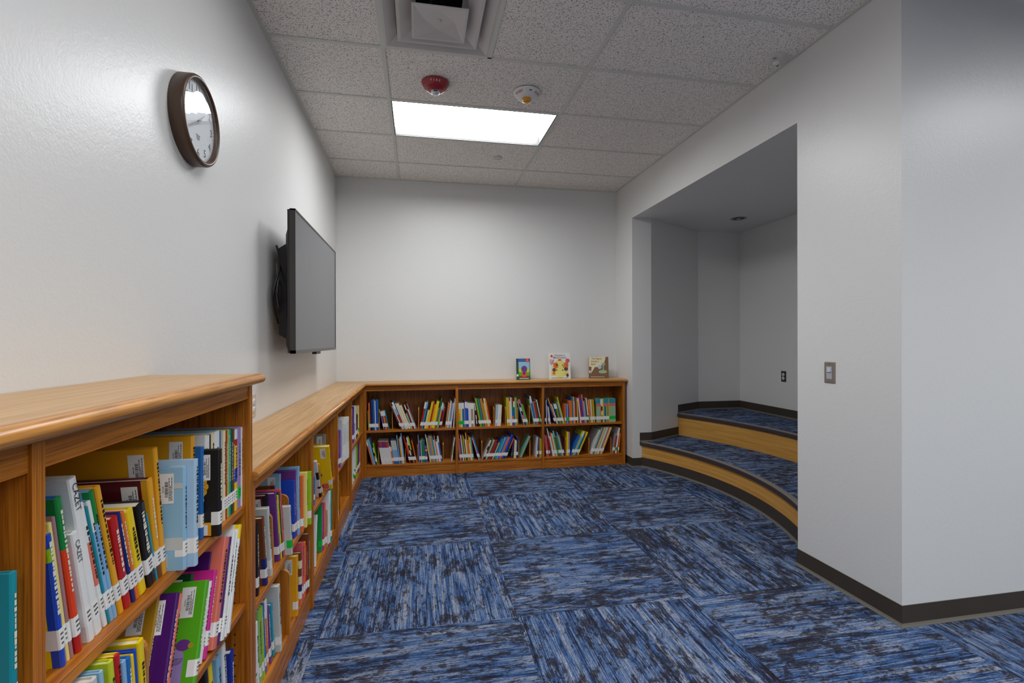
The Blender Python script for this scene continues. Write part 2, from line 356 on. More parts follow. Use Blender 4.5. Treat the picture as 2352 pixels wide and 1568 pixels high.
# ------------------------------------------------------------------ curved carpeted steps in the niche
CX, CY = 0.319, 3.652
def arc(R, y0, y1, n=40):
    out = []
    for i in range(n + 1):
        y = y0 + (y1 - y0) * i / n; out.append((CX + math.sqrt(R * R - (y - CY) ** 2), y))
    return out
def step(label, R, ya, yb, zb, zt, back, with_base):
    root = thing('carpeted_step', label, 'step', (CX + R, CY, zb), 'curved steps in the niche')
    A = arc(R, ya, yb); Nn = arc(R - 0.022, ya, yb); zr = zt - 0.041
    # riser board
    mb = MB(); A2 = arc(R + 0.018, ya, yb); s = 0.0
    for i in range(len(A) - 1):
        l = math.dist(A[i], A[i + 1]); uv = [(s, zb), (s + l, zb), (s + l, zr), (s, zr)]; s += l
        mb.face([(*A[i], zb), (*A[i + 1], zb), (*A[i + 1], zr), (*A[i], zr)], 0, uv); mb.face([(*A2[i], zb), (*A2[i + 1], zb), (*A2[i + 1], zr), (*A2[i], zr)][::-1], 0, uv)
        mb.face([(*A[i], zr), (*A[i + 1], zr), (*A2[i + 1], zr), (*A2[i], zr)], 0, uv)
    mb.build('riser', MAPLE, root)
    # nosing strip
    mb = MB(); B = arc(R + 0.012, ya, yb)
    pr = [(R + 0.02, zt + 0.001), (R - 0.012, zt + 0.001), (R - 0.020, zt - 0.003), (R - 0.022, zt - 0.010), (R - 0.019, zr + 0.004), (R - 0.012, zr), (R + 0.001, zr)]
    P = [arc(r, ya, yb) for r, z in pr]
    for i in range(len(A) - 1):
        for k in range(len(pr) - 1): mb.face([(*P[k][i], pr[k][1]), (*P[k][i + 1], pr[k][1]), (*P[k + 1][i + 1], pr[k + 1][1]), (*P[k + 1][i], pr[k + 1][1])], 1 if k < 2 else 0)
    mb.build('nosing', [NOSE, NOSE_TOP], root)
    mb = MB(); mb.face([(x, y, zt) for x, y in arc(R + 0.006, ya, yb)] + [(x, y, zt) for x, y in back]); mb.build('tread', CARPET_STEP, root)
    if with_base:
        mb = MB()
        for k in range(len(PROF) - 1):
            a = arc(R - PROF[k][0], ya, yb); b = arc(R - PROF[k + 1][0], ya, yb)
            for i in range(len(A) - 1): mb.face([(*a[i], zb + PROF[k][1] * 1.06), (*a[i + 1], zb + PROF[k][1] * 1.06), (*b[i + 1], zb + PROF[k + 1][1] * 1.06), (*b[i], zb + PROF[k + 1][1] * 1.06)], 1 if k in (2, 3, 4) else 0)
        mb.build('base_strip', [BASE, TOE], root)
    return root
Z1, Z2 = 0.262, 0.507
step('lower curved maple step with blue carpet tread and dark base strip', 2.274, YJ0 + 0.001, YJ1 - 0.001, 0.0, Z1, [(XJ, YJ1), (3.20, 5.22), (3.745, 5.22), (3.745, 2.084), (3.20, 2.084), (XJ, YJ0)], True)
yb2 = 5.032; ya2 = 2 * CY - yb2
step('upper curved maple step in front of the niche back wall, carpeted blue', 2.880, ya2, yb2, Z1, Z2, [(3.215, 5.228), (3.753, 5.228), (3.753, 2.076), (3.215, 2.076)], False)
base('baseboard_niche_low', [(2.268, YJ1), (XJ, YJ1), (2.846, 5.0338)], Z1)
base('baseboard_niche_high', [(2.84, 5.0305), (3.22, 5.24), (3.765, 5.24), (3.765, 2.064), (3.22, 2.064)], Z2)

# ------------------------------------------------------------------ ceiling fixtures
LENS = mat('light panel', (255, 255, 255), 0.5, emit=((0.975, 0.99, 1.0), LAMP)); LENS_NEAR = mat('light panel near', (255, 255, 255), 0.5, emit=((0.975, 0.99, 1.0), LAMP_NEAR)); LENS_FAR = mat('light panel far', (255, 255, 255), 0.5, emit=((0.975, 0.99, 1.0), LAMP_FAR))
REFL = mat('light housing darkened', (84, 86, 88), 0.6)  # white housing coloured dark so its sides read greyer than the glaring lens
def troffer(c, r, label, lens):
    x0, x1, y0, y1 = GX0 + 2 * T * c + tw, GX0 + 2 * T * (c + 1) - tw, GY0 + T * r + tw, GY0 + T * (r + 1) - tw
    root = thing('ceiling_light', label, 'light', ((x0 + x1) / 2, (y0 + y1) / 2, ZC), 'recessed ceiling lights')
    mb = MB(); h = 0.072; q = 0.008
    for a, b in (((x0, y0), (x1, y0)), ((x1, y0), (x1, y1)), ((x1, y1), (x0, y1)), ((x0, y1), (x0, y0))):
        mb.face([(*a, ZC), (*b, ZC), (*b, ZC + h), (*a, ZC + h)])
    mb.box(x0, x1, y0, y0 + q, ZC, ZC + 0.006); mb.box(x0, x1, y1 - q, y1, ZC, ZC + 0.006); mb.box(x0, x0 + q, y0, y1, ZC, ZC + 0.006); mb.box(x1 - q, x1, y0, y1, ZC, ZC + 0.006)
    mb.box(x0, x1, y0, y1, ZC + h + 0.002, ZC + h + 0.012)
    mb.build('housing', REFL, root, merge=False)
    mb = MB(); mb.face([(x0 + 0.002, y0 + 0.002, ZC + h), (x1 - 0.002, y0 + 0.002, ZC + h), (x1 - 0.002, y1 - 0.002, ZC + h), (x0 + 0.002, y1 - 0.002, ZC + h)][::-1])
    mb.build('lens', lens, root, merge=False)
LBL = ['recessed white ceiling light between the alarms and the back wall', 'recessed ceiling light in front of the air vent, only its corner in view']
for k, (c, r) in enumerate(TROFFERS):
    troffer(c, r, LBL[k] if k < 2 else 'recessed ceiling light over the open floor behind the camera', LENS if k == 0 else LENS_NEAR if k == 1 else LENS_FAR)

# air diffuser
vx0, vx1, vy0, vy1 = GX0 + tw, GX0 + T - tw, GY0 + tw, GY0 + T - tw; vx, vy = (vx0 + vx1) / 2, (vy0 + vy1) / 2
root = thing('ceiling_air_diffuser', 'square white air diffuser with stepped rings set in the ceiling grid', 'vent', (vx, vy, ZC))
def ring(mb, a, za, b, zb, mi=0):
    A = [(vx - a, vy - a, za), (vx + a, vy - a, za), (vx + a, vy + a, za), (vx - a, vy + a, za)]; B = [(vx - b, vy - b, zb), (vx + b, vy - b, zb), (vx + b, vy + b, zb), (vx - b, vy + b, zb)]
    for i in range(4): mb.face([A[i], A[(i + 1) % 4], B[(i + 1) % 4], B[i]], mi)
VENTM = mat('diffuser enamel', (196, 192, 188), 0.4, 0.5); h0 = (vx1 - vx0) / 2
mb = MB(); ring(mb, h0, ZC, h0 - 0.012, ZC - 0.002); ring(mb, h0 - 0.012, ZC - 0.002, 0.225, ZC + 0.030); ring(mb, 0.225, ZC + 0.030, 0.19, ZC + 0.08); ring(mb, 0.19, ZC + 0.08, 0.12, ZC + 0.10); mb.build('outer_frame', VENTM, root)
mb = MB(); ring(mb, 0.218, ZC - 0.006, 0.214, ZC - 0.011); ring(mb, 0.214, ZC - 0.011, 0.200, ZC - 0.009); ring(mb, 0.200, ZC - 0.009, 0.140, ZC + 0.020); ring(mb, 0.218, ZC - 0.006, 0.150, ZC + 0.040); ring(mb, 0.140, ZC + 0.020, 0.150, ZC + 0.040); mb.build('ring', VENTM, root)
zc = ZC - 0.028; a_ = 0.140; c_ = 0.078
mb = MB(); ring(mb, a_, zc, a_, zc + 0.006); ring(mb, a_, zc, a_ - 0.012, zc + 0.001)
e = a_ - 0.012; ap = 0.03
oct_ = [(vx, vy - c_), (vx + c_, vy), (vx, vy + c_), (vx - c_, vy)]; sq = [(vx - e, vy - e), (vx + e, vy - e), (vx + e, vy + e), (vx - e, vy + e)]
for i in range(4):
    mb.face([(*sq[i], zc + 0.001), (*sq[(i + 1) % 4], zc + 0.001), (*oct_[i], zc + ap * 0.7)]); mb.face([(*oct_[i], zc + ap * 0.7), (*sq[(i + 1) % 4], zc + 0.001), (*oct_[(i + 1) % 4], zc + ap * 0.7)])
mb.face([(*p, zc + ap * 0.7) for p in oct_]); ring(mb, a_, zc + 0.006, 0.05, zc + 0.03)
mb.build('centre_panel', VENTM, root)
mb = MB(); mb.lathe([(0, -0.002), (0.012, -0.002), (0.013, 0.004)], (vx, vy, zc + ap * 0.7 - 0.002), 20); mb.build('screw_cap', VENTM, root)
mb = MB(); mb.lathe([(0, 0.0), (0.040, 0.0), (0.040, -0.03)], (vx - 0.01, vy - 0.02, ZC + 0.075), 8, smooth=False); mb.build('duct_opening', DARK, root)

# fire strobe, alert strobe
def on_cone(c, r0, z0, r1, z1, ang, f, out=0.0008):
    # frame on the flank of a hanging cone, letters reading with their tops towards the ceiling
    r = r0 + (r1 - r0) * f; z = z0 + (z1 - z0) * f
    rad = Vector((math.cos(ang), math.sin(ang), 0)); up = (rad * (r0 - r1) + Vector((0, 0, z0 - z1))).normalized(); tan_ = Vector((-math.sin(ang), math.cos(ang), 0)); nrm = tan_.cross(up)
    o = Vector(c) + rad * r + Vector((0, 0, z)) + nrm * out
    return Matrix(((tan_.x, up.x, nrm.x, o.x), (tan_.y, up.y, nrm.y, o.y), (tan_.z, up.z, nrm.z, o.z), (0, 0, 0, 1)))
RED = mat('alarm red', (150, 32, 40), 0.3, 0.5); CLEAR = mat('clear lens', (214, 218, 220), 0.08, 0.8, 0.35); AMBER = mat('amber lens', (214, 150, 18), 0.12, 0.8)
fc = (0.111, 3.200, ZC)
root = thing('fire_alarm_strobe', 'round red FIRE strobe with clear lens, fixed on the ceiling tile', 'alarm', fc)
mb = MB(); mb.lathe([(0.088, 0.0), (0.088, -0.006), (0.084, -0.010), (0.076, -0.028), (0.069, -0.038), (0.065, -0.041), (0.062, -0.041), (0.058, -0.046), (0.044, -0.053), (0.036, -0.0545), (0.0, -0.0545)], fc, 48); mb.build('body', RED, root)
mb = MB()
for k, ch in enumerate('FIRE'): text_mesh(mb, ch, 0.018, on_cone(fc, 0.084, -0.010, 0.076, -0.028, -PI / 2 - 0.03 + (k - 1.5) * 0.225, 0.60), bold=0.0006)
mb.build('lettering', mat('alarm lettering', (214, 190, 190), 0.5), root)
mb = MB(); mb.lathe([(0.029, -0.052), (0.029, -0.060), (0.025, -0.070), (0.016, -0.077), (0.0, -0.079)], fc, 32); mb.build('lens', CLEAR, root)
mb = MB(); mb.box(fc[0] - 0.012, fc[0] + 0.012, fc[1] - 0.030, fc[1] - 0.022, ZC - 0.066, ZC - 0.058); mb.build('flash_tube', mat('flash tube', (90, 94, 98), 0.2, 0.6, 0.6), root)
ac = (0.716, 3.212, ZC)
root = thing('alert_strobe', 'round white ALERT strobe with amber lens, right of the red fire strobe', 'alarm', ac)
mb = MB(); mb.lathe([(0.090, 0.0), (0.090, -0.006), (0.086, -0.010), (0.064, -0.038), (0.060, -0.040), (0.0, -0.042)], ac, 48); mb.build('body', WHITE, root)
mb = MB()
for base_a in (-PI / 2 - 0.95, -PI / 2 + 0.98):
    for k, ch in enumerate('ALERT'): text_mesh(mb, ch, 0.019, on_cone(ac, 0.086, -0.010, 0.064, -0.038, base_a + (k - 2) * 0.17, 0.42), bold=0.0005)
mb.build('lettering', mat('alert lettering', (176, 40, 52), 0.5), root)
mb = MB(); M_ = on_cone(ac, 0.086, -0.010, 0.064, -0.038, -PI / 2 + 0.13, 0.36); mb.box(-0.009, 0.009, -0.0025, 0.0025, -0.001, 0.0006); mb.xf(M_); mb.build('slot', BLACK, root)
mb = MB(); mb.lathe([(0.030, -0.041), (0.031, -0.052), (0.027, -0.062), (0.016, -0.068), (0.0, -0.070)], ac, 32); mb.build('lens', AMBER, root)
# sprinkler cover plate and occupancy sensor
mb = MB(); sc_ = (0.710, 4.410, ZC); mb.lathe([(0.0, -0.004), (0.042, -0.004), (0.046, -0.001), (0.040, 0.006)], (sc_[0], sc_[1], ZC + 0.002), 40)
tag(mb.build('sprinkler_cover', mat('sprinkler cover enamel', (196, 194, 190), 0.5)), 'small flat white sprinkler cover disc on the ceiling near the back wall', 'sprinkler cover')
oc = (2.078, 2.556, ZC)
root = thing('occupancy_sensor', 'round white ceiling occupancy sensor close to the right wall', 'sensor', oc)
SENS = mat('sensor plastic', (200, 198, 194), 0.45)
mb = MB(); mb.lathe([(0.060, 0.005), (0.060, -0.004), (0.056, -0.010), (0.036, -0.022), (0.030, -0.024), (0.0, -0.025)], oc, 44); mb.build('housing', SENS, root)
mb = MB(); mb.lathe([(0.019, -0.0235), (0.019, -0.030), (0.015, -0.035), (0.0, -0.037)], oc, 28); mb.build('lens', mat('sensor lens', (222, 222, 220), 0.3), root)
for sx in (-1, 1):
    mb = MB(); d_ = Vector((0.74, 0.67, 0)) * sx; mb.lathe([(0.0, -0.003), (0.009, -0.003), (0.010, 0.001)], (0, 0, 0), 18); mb.xf(Matrix.Translation(Vector(oc) + d_ * 0.044 + Vector((0, 0, -0.0185))) @ Matrix.Rotation(sx * 0.45, 4, Vector((-0.67, 0.74, 0)))); mb.build('sensor_window', mat('sensor window', (120, 118, 116), 0.4), root)
# unlit downlight in the niche ceiling
dc = (3.300, 4.612, ZH)
root = thing('recessed_downlight', 'small unlit round downlight in the niche ceiling', 'light', dc)
mb = MB(); mb.lathe([(0.064, 0.002), (0.080, -0.002), (0.083, -0.001), (0.083, 0.003)], dc, 40); mb.build('trim_ring', STEEL, root)
mb = MB(); mb.lathe([(0.0, -0.0015), (0.064, -0.0015)], dc, 32, 0); mb.build('reflector', mat('downlight cone', (44, 40, 36), 0.25, 0.5, 0.7), root)
mb = MB(); mb.lathe([(0.0, -0.012), (0.016, -0.010), (0.022, -0.002)], dc, 24); mb.build('bulb', mat('downlight bulb', (170, 160, 146), 0.2), root)

# ------------------------------------------------------------------ things on the walls
# clock (axis +X on the left wall)
CK = (XL, 1.970, 2.120)
CM = Matrix(((0, 0, 1, CK[0]), (1, 0, 0, CK[1]), (0, 1, 0, CK[2]), (0, 0, 0, 1)))     # local x -> +Y, local y -> +Z, local z -> +X
root = thing('wall_clock', 'large round wall clock with brown rim and white face, high on the left wall', 'clock', CK)
R_ = 0.158
mb = MB(); mb.lathe([(R_ - 0.004, 0.0), (R_, 0.002), (R_, 0.040), (R_ - 0.003, 0.047), (R_ - 0.010, 0.050), (R_ - 0.016, 0.047), (R_ - 0.018, 0.030)], (0, 0, 0), 72); mb.xf(CM); mb.build('rim', mat('clock rim', (74, 54, 40), 0.35, 0.4), root)
mb = MB(); mb.lathe([(0, 0.030), (R_ - 0.017, 0.030)], (0, 0, 0), 72); mb.xf(CM); mb.build('dial', mat('clock dial', (212, 216, 220), 0.6), root)
mb = MB()
for k in range(1, 13):
    a = PI / 2 - k * PI / 6; text_mesh(mb, str(k), 0.040, CM @ Matrix.Translation((0.113 * math.cos(a), 0.113 * math.sin(a), 0.0308)))
    for j in range(5):
        b = a + j * PI / 30; q = MB(); q.box(0.134 if j else 0.130, 0.139, -0.0005, 0.0005, 0.0302, 0.0308); q.xf(CM @ Matrix.Rotation(b, 4, 'Z'))
        for f_ in q.f: mb.face([q.v[i] for i in f_])
for k in range(3):
    q = MB(); q.box(-0.016 + 0.003 * k, 0.016 - 0.003 * k, -0.052 - 0.007 * k, -0.049 - 0.007 * k, 0.0302, 0.0307); q.xf(CM)
    for f_ in q.f: mb.face([q.v[i] for i in f_])
mb.build('numerals', mat('clock print', (48, 50, 54), 0.6), root)
HAND = mat('clock hand', (40, 40, 44), 0.4)
def hand(name, ang, l, tail, w_, z):
    q = MB(); q.prism([(-tail, -w_), (l, -w_ * 0.45), (l + 0.004, 0), (l, w_ * 0.45), (-tail, w_)], z, z + 0.0012); q.xf(CM @ Matrix.Rotation(ang, 4, 'Z')); q.build(name, HAND, root)
hand('hour_hand', PI / 2 - (1 + 40 / 60) * PI / 6, 0.062, 0.016, 0.0035, 0.033); hand('minute_hand', PI / 2 - 40 * PI / 30, 0.098, 0.02, 0.0027, 0.0355); hand('second_hand', PI / 2 - 11 * PI / 30, 0.105, 0.03, 0.0009, 0.038)
mb = MB(); mb.lathe([(0, 0.0325), (0.007, 0.0325)][::-1] + [(0.0, 0.040)], (0, 0, 0), 16); mb.xf(CM); mb.build('hub', HAND, root)
gm = bpy.data.materials.new('clock glass'); gm.use_nodes = True; nt = gm.node_tree; nt.nodes.clear()
o_ = nt.nodes.new('ShaderNodeOutputMaterial'); mx = nt.nodes.new('ShaderNodeMixShader'); tr = nt.nodes.new('ShaderNodeBsdfTransparent'); gl = nt.nodes.new('ShaderNodeBsdfGlossy'); gl.inputs['Roughness'].default_value = 0.02; gg = nt.nodes.new('ShaderNodeNewGeometry')
def mth(op, a_=None, k=None):
    n_ = nt.nodes.new('ShaderNodeMath'); n_.operation = op
    if a_ is not None: nt.links.new(a_, n_.inputs[0])
    if k is not None: n_.inputs[1].default_value = k
    return n_
dt = nt.nodes.new('ShaderNodeVectorMath'); dt.operation = 'DOT_PRODUCT'; nt.links.new(gg.outputs['Incoming'], dt.inputs[0]); nt.links.new(gg.outputs['Normal'], dt.inputs[1])
ab = mth('ABSOLUTE', dt.outputs['Value']); iv = mth('SUBTRACT'); iv.inputs[0].default_value = 1.0; nt.links.new(ab.outputs[0], iv.inputs[1]); pw = mth('POWER', iv.outputs[0], 5.0); m1_ = mth('MULTIPLY', pw.outputs[0], 0.9); a1_ = mth('ADD', m1_.outputs[0], 0.045)
nt.links.new(a1_.outputs[0], mx.inputs[0]); nt.links.new(tr.outputs[0], mx.inputs[1]); nt.links.new(gl.outputs[0], mx.inputs[2]); nt.links.new(mx.outputs[0], o_.inputs[0])
mb = MB(); mb.lathe([(R_ - 0.016, 0.0435), (0.10, 0.0452), (0.05, 0.0462), (0, 0.0465)], (0, 0, 0), 64); mb.xf(CM); mb.build('glass', gm, root, merge=False)

# television on its wall bracket
TX0, TX1, TY0, TY1, TZ0, TZ1 = XL + 0.112, XL + 0.160, 2.845, 4.165, 1.252, 2.042
root = thing('television', 'flat black television mounted on the left wall near the back corner', 'television', (XL, (TY0 + TY1) / 2, (TZ0 + TZ1) / 2))
BEZ = mat('tv bezel', (52, 46, 44), 0.3, 0.5); TVB = mat('tv casing', (22, 19, 19), 0.38)
mb = MB(); b_ = 0.009
mb.box(TX0 + 0.018, TX1, TY0, TY0 + b_ * 0.5, TZ0, TZ1); mb.box(TX0 + 0.018, TX1, TY1 - b_ * 0.7, TY1, TZ0, TZ1); mb.box(TX0 + 0.018, TX1, TY0, TY1, TZ1 - b_, TZ1); mb.box(TX0 + 0.018, TX1, TY0, TY1, TZ0, TZ0 + 0.018); mb.build('bezel', BEZ, root, merge=False)
mb = MB(); mb.box(TX0 + 0.022, TX1 - 0.003, TY0 + b_ * 0.5, TY1 - b_ * 0.7, TZ0 + 0.018, TZ1 - b_); mb.build('screen', mat('tv screen', (96, 97, 99), 0.30, 0.6), root)
mb = MB(); mb.box(TX0 + 0.006, TX0 + 0.020, TY0 + 0.004, TY1 - 0.004, TZ0 + 0.004, TZ1 - 0.004)
mb.prism([(TY0 + 0.04, TZ0 + 0.004), (TY1 - 0.04, TZ0 + 0.004), (TY1 - 0.04, TZ1 - 0.16), (TY0 + 0.04, TZ1 - 0.16)], 0, 0.02)
q = MB()
def bump_(y0, y1, z0, z1, x):       # bulged rear housing with sloped top and bottom
    s_ = 0.035
    P0 = [(TX0 + 0.008, y0, z0), (TX0 + 0.008, y1, z0), (TX0 + 0.008, y1, z1), (TX0 + 0.008, y0, z1)]; P1 = [(x, y0 + s_, z0 + s_), (x, y1 - s_, z0 + s_), (x, y1 - s_, z1 - s_), (x, y0 + s_, z1 - s_)]
    for i in range(4): q.face([P0[i], P0[(i + 1) % 4], P1[(i + 1) % 4], P1[i]])
    q.face(P1)
bump_(TY0 + 0.01, TY1 - 0.01, TZ0 + 0.012, TZ1 - 0.10, TX0 - 0.012); bump_(TY0 + 0.05, TY1 - 0.05, TZ0 + 0.07, TZ1 - 0.17, TX0 - 0.060)
mb2 = MB(); mb2.box(TX0 + 0.006, TX0 + 0.020, TY0 + 0.004, TY1 - 0.004, TZ0 + 0.004, TZ1 - 0.004)
for k, f_ in enumerate(q.f): mb2.face([q.v[i] for i in f_])
mb2.build('rear_housing', TVB, root, merge=False)
ym = (TY0 + TY1) / 2
mb = MB(); mb.box(XL, XL + 0.012, ym - 0.30, ym + 0.30, 1.50, 1.58); mb.box(XL, XL + 0.012, ym - 0.30, ym + 0.30, 1.72, 1.80); mb.box(XL + 0.012, TX0 + 0.006, ym - 0.22, ym - 0.19, 1.40, 1.88); mb.box(XL + 0.012, TX0 + 0.006, ym + 0.19, ym + 0.22, 1.40, 1.88); mb.build('wall_bracket', BLACK, root, merge=False)
for k, (yy, amp) in enumerate(((TY0 + 0.13, 0.02), (TY0 + 0.17, 0.03), (TY0 + 0.21, 0.012))):
    mb = MB(); pts = []
    for i in range(25):
        f_ = i / 24; pts.append((XL + 0.030 + amp * math.sin(f_ * PI) + 0.012 * math.sin(f_ * 7 + k), yy - 0.09 * math.sin(f_ * PI) + 0.02 * math.sin(6 * f_ + k), 1.86 - 0.44 * f_ - 0.03 * k))
    mb.tube(pts, 0.0045 if k else 0.006, 8); mb.build('cable', BLACK if k != 1 else mat('grey cable', (70, 70, 72), 0.5), root)
mb = MB(); mb.box(TX1 - 0.040, TX1 - 0.012, 3.46, 3.60, TZ0 - 0.018, TZ0 + 0.001); mb.build('sensor_foot', BLACK, root, merge=False)

PLATE = mat('outlet steel plate', (150, 140, 132), 0.38, 0.5, 0.6); SOCK = mat('outlet plastic', (214, 214, 216), 0.45); SCREW = mat('plate screw', (120, 112, 106), 0.3, 0.5, 0.8)
def plate_matrix(loc, nx, ny):      # local x along the wall, local y up, local z out of the wall
    n = Vector((nx, ny, 0)); u = Vector((0, 0, 1)); t = u.cross(n)
    return Matrix(((t.x, 0, n.x, loc[0]), (t.y, 0, n.y, loc[1]), (0, 1, 0, loc[2]), (0, 0, 0, 1)))
def lz(mb, prof, M, n=20, mi=0):
    q = MB(); q.lathe(prof, (0, 0, 0), n); q.xf(M)
    for f_, s_ in zip(q.f, q.sm): mb.face([q.v[i] for i in f_], mi, None, s_)
def outlet(label, loc, nx, ny, w_, h_, pm, kind):
    root = thing('wall_switch' if kind == 'switch' else 'wall_outlet', label, kind, loc); M = plate_matrix(loc, nx, ny)
    mb = MB(); e_ = 0.004
    for a, b in ((((-w_ / 2, -h_ / 2), (w_ / 2, h_ / 2)), 0),):
        (x0, y0), (x1, y1) = a
        P0 = [(x0, y0, 0), (x1, y0, 0), (x1, y1, 0), (x0, y1, 0)]; P1 = [(x0 + e_, y0 + e_, 0.006), (x1 - e_, y0 + e_, 0.006), (x1 - e_, y1 - e_, 0.006), (x0 + e_, y1 - e_, 0.006)]
        for i in range(4): mb.face([P0[i], P0[(i + 1) % 4], P1[(i + 1) % 4], P1[i]])
        mb.face(P1)
    mb.xf(M); mb.build('cover_plate', pm, root)
    if kind == 'outlet':
        for s_ in (-1, 1):
            mb = MB(); lz(mb, [(0.0172, 0.004), (0.0172, 0.0085), (0.0162, 0.0095), (0, 0.0095)], M @ Matrix.Translation((0, s_ * 0.0195, 0)), 28, 0)
            q = MB()
            for dx in (-0.006, 0.006): q.box(dx - 0.001, dx + 0.001, s_ * 0.0195 - 0.001, s_ * 0.0195 + 0.007, 0.0094, 0.0098)
            q.box(-0.002, 0.002, s_ * 0.0195 - 0.009, s_ * 0.0195 - 0.005, 0.0094, 0.0098); q.xf(M)
            for f_ in q.f: mb.face([q.v[i] for i in f_], 1)
            mb.build('receptacle', [SOCK, INK], root)
        mb = MB(); lz(mb, [(0.003, 0.006), (0.0028, 0.0075), (0, 0.0075)], M, 12); mb.build('screw', SCREW, root)
    else:
        mb = MB(); q = MB(); q.box(-0.0168, 0.0168, -0.0335, 0.0335, 0.005, 0.0072); q.xf(M)
        for f_ in q.f: mb.face([q.v[i] for i in f_])
        mb.build('switch_frame', mat('switch frame', (196, 196, 200), 0.45), root)
        for y0, y1, t0, t1 in ((0.003, 0.030, 0.0125, 0.0085), (-0.030, -0.003, 0.0085, 0.0125)):
            mb = MB(); x_ = 0.0125
            A = [(-x_, y0, 0.0062), (x_, y0, 0.0062), (x_, y1, 0.0062), (-x_, y1, 0.0062)]; B = [(-x_, y0, t0), (x_, y0, t0), (x_, y1, t1), (-x_, y1, t1)]
            for i in range(4): mb.face([A[i], A[(i + 1) % 4], B[(i + 1) % 4], B[i]])
            mb.face(B); mb.xf(M); mb.build('rocker', mat('switch rocker', (186, 188, 198), 0.4), root)
        mb = MB(); q = MB(); q.box(-0.0132, 0.0132, -0.0012, 0.0012, 0.0070, 0.0076); q.box(-0.0132, 0.0132, 0.0305, 0.0318, 0.0070, 0.0076); q.box(-0.0137, -0.0127, 0.016, 0.031, 0.0070, 0.0076); q.xf(M)
        for f_ in q.f: mb.face([q.v[i] for i in f_])
        mb.build('switch_gap', INK, root)
        for s_ in (-1, 1):
            mb = MB(); lz(mb, [(0.003, 0.006), (0.0028, 0.0075), (0, 0.0075)], M @ Matrix.Translation((0, s_ * 0.048, 0)), 12); mb.build('screw', SCREW, root)
outlet('double rocker light switch in a steel plate on the right wall', (XR, 2.286, 1.143), -1, 0, 0.072, 0.115, PLATE, 'switch')
outlet('steel outlet plate with two round white sockets inside the niche', (3.765, 4.526, 0.937), -1, 0, 0.070, 0.114, mat('dark outlet plate', (74, 62, 54), 0.4, 0.5, 0.5), 'outlet')
outlet('pale outlet plate on the left wall just past the tall bookcase', (XL, 2.655, 0.998), 1, 0, 0.075, 0.118, mat('pale outlet plate', (200, 186, 170), 0.45), 'outlet')
outlet('white outlet plate on the wall behind the television', (XL, 3.115, 1.724), 1, 0, 0.070, 0.114, WHITE, 'outlet')
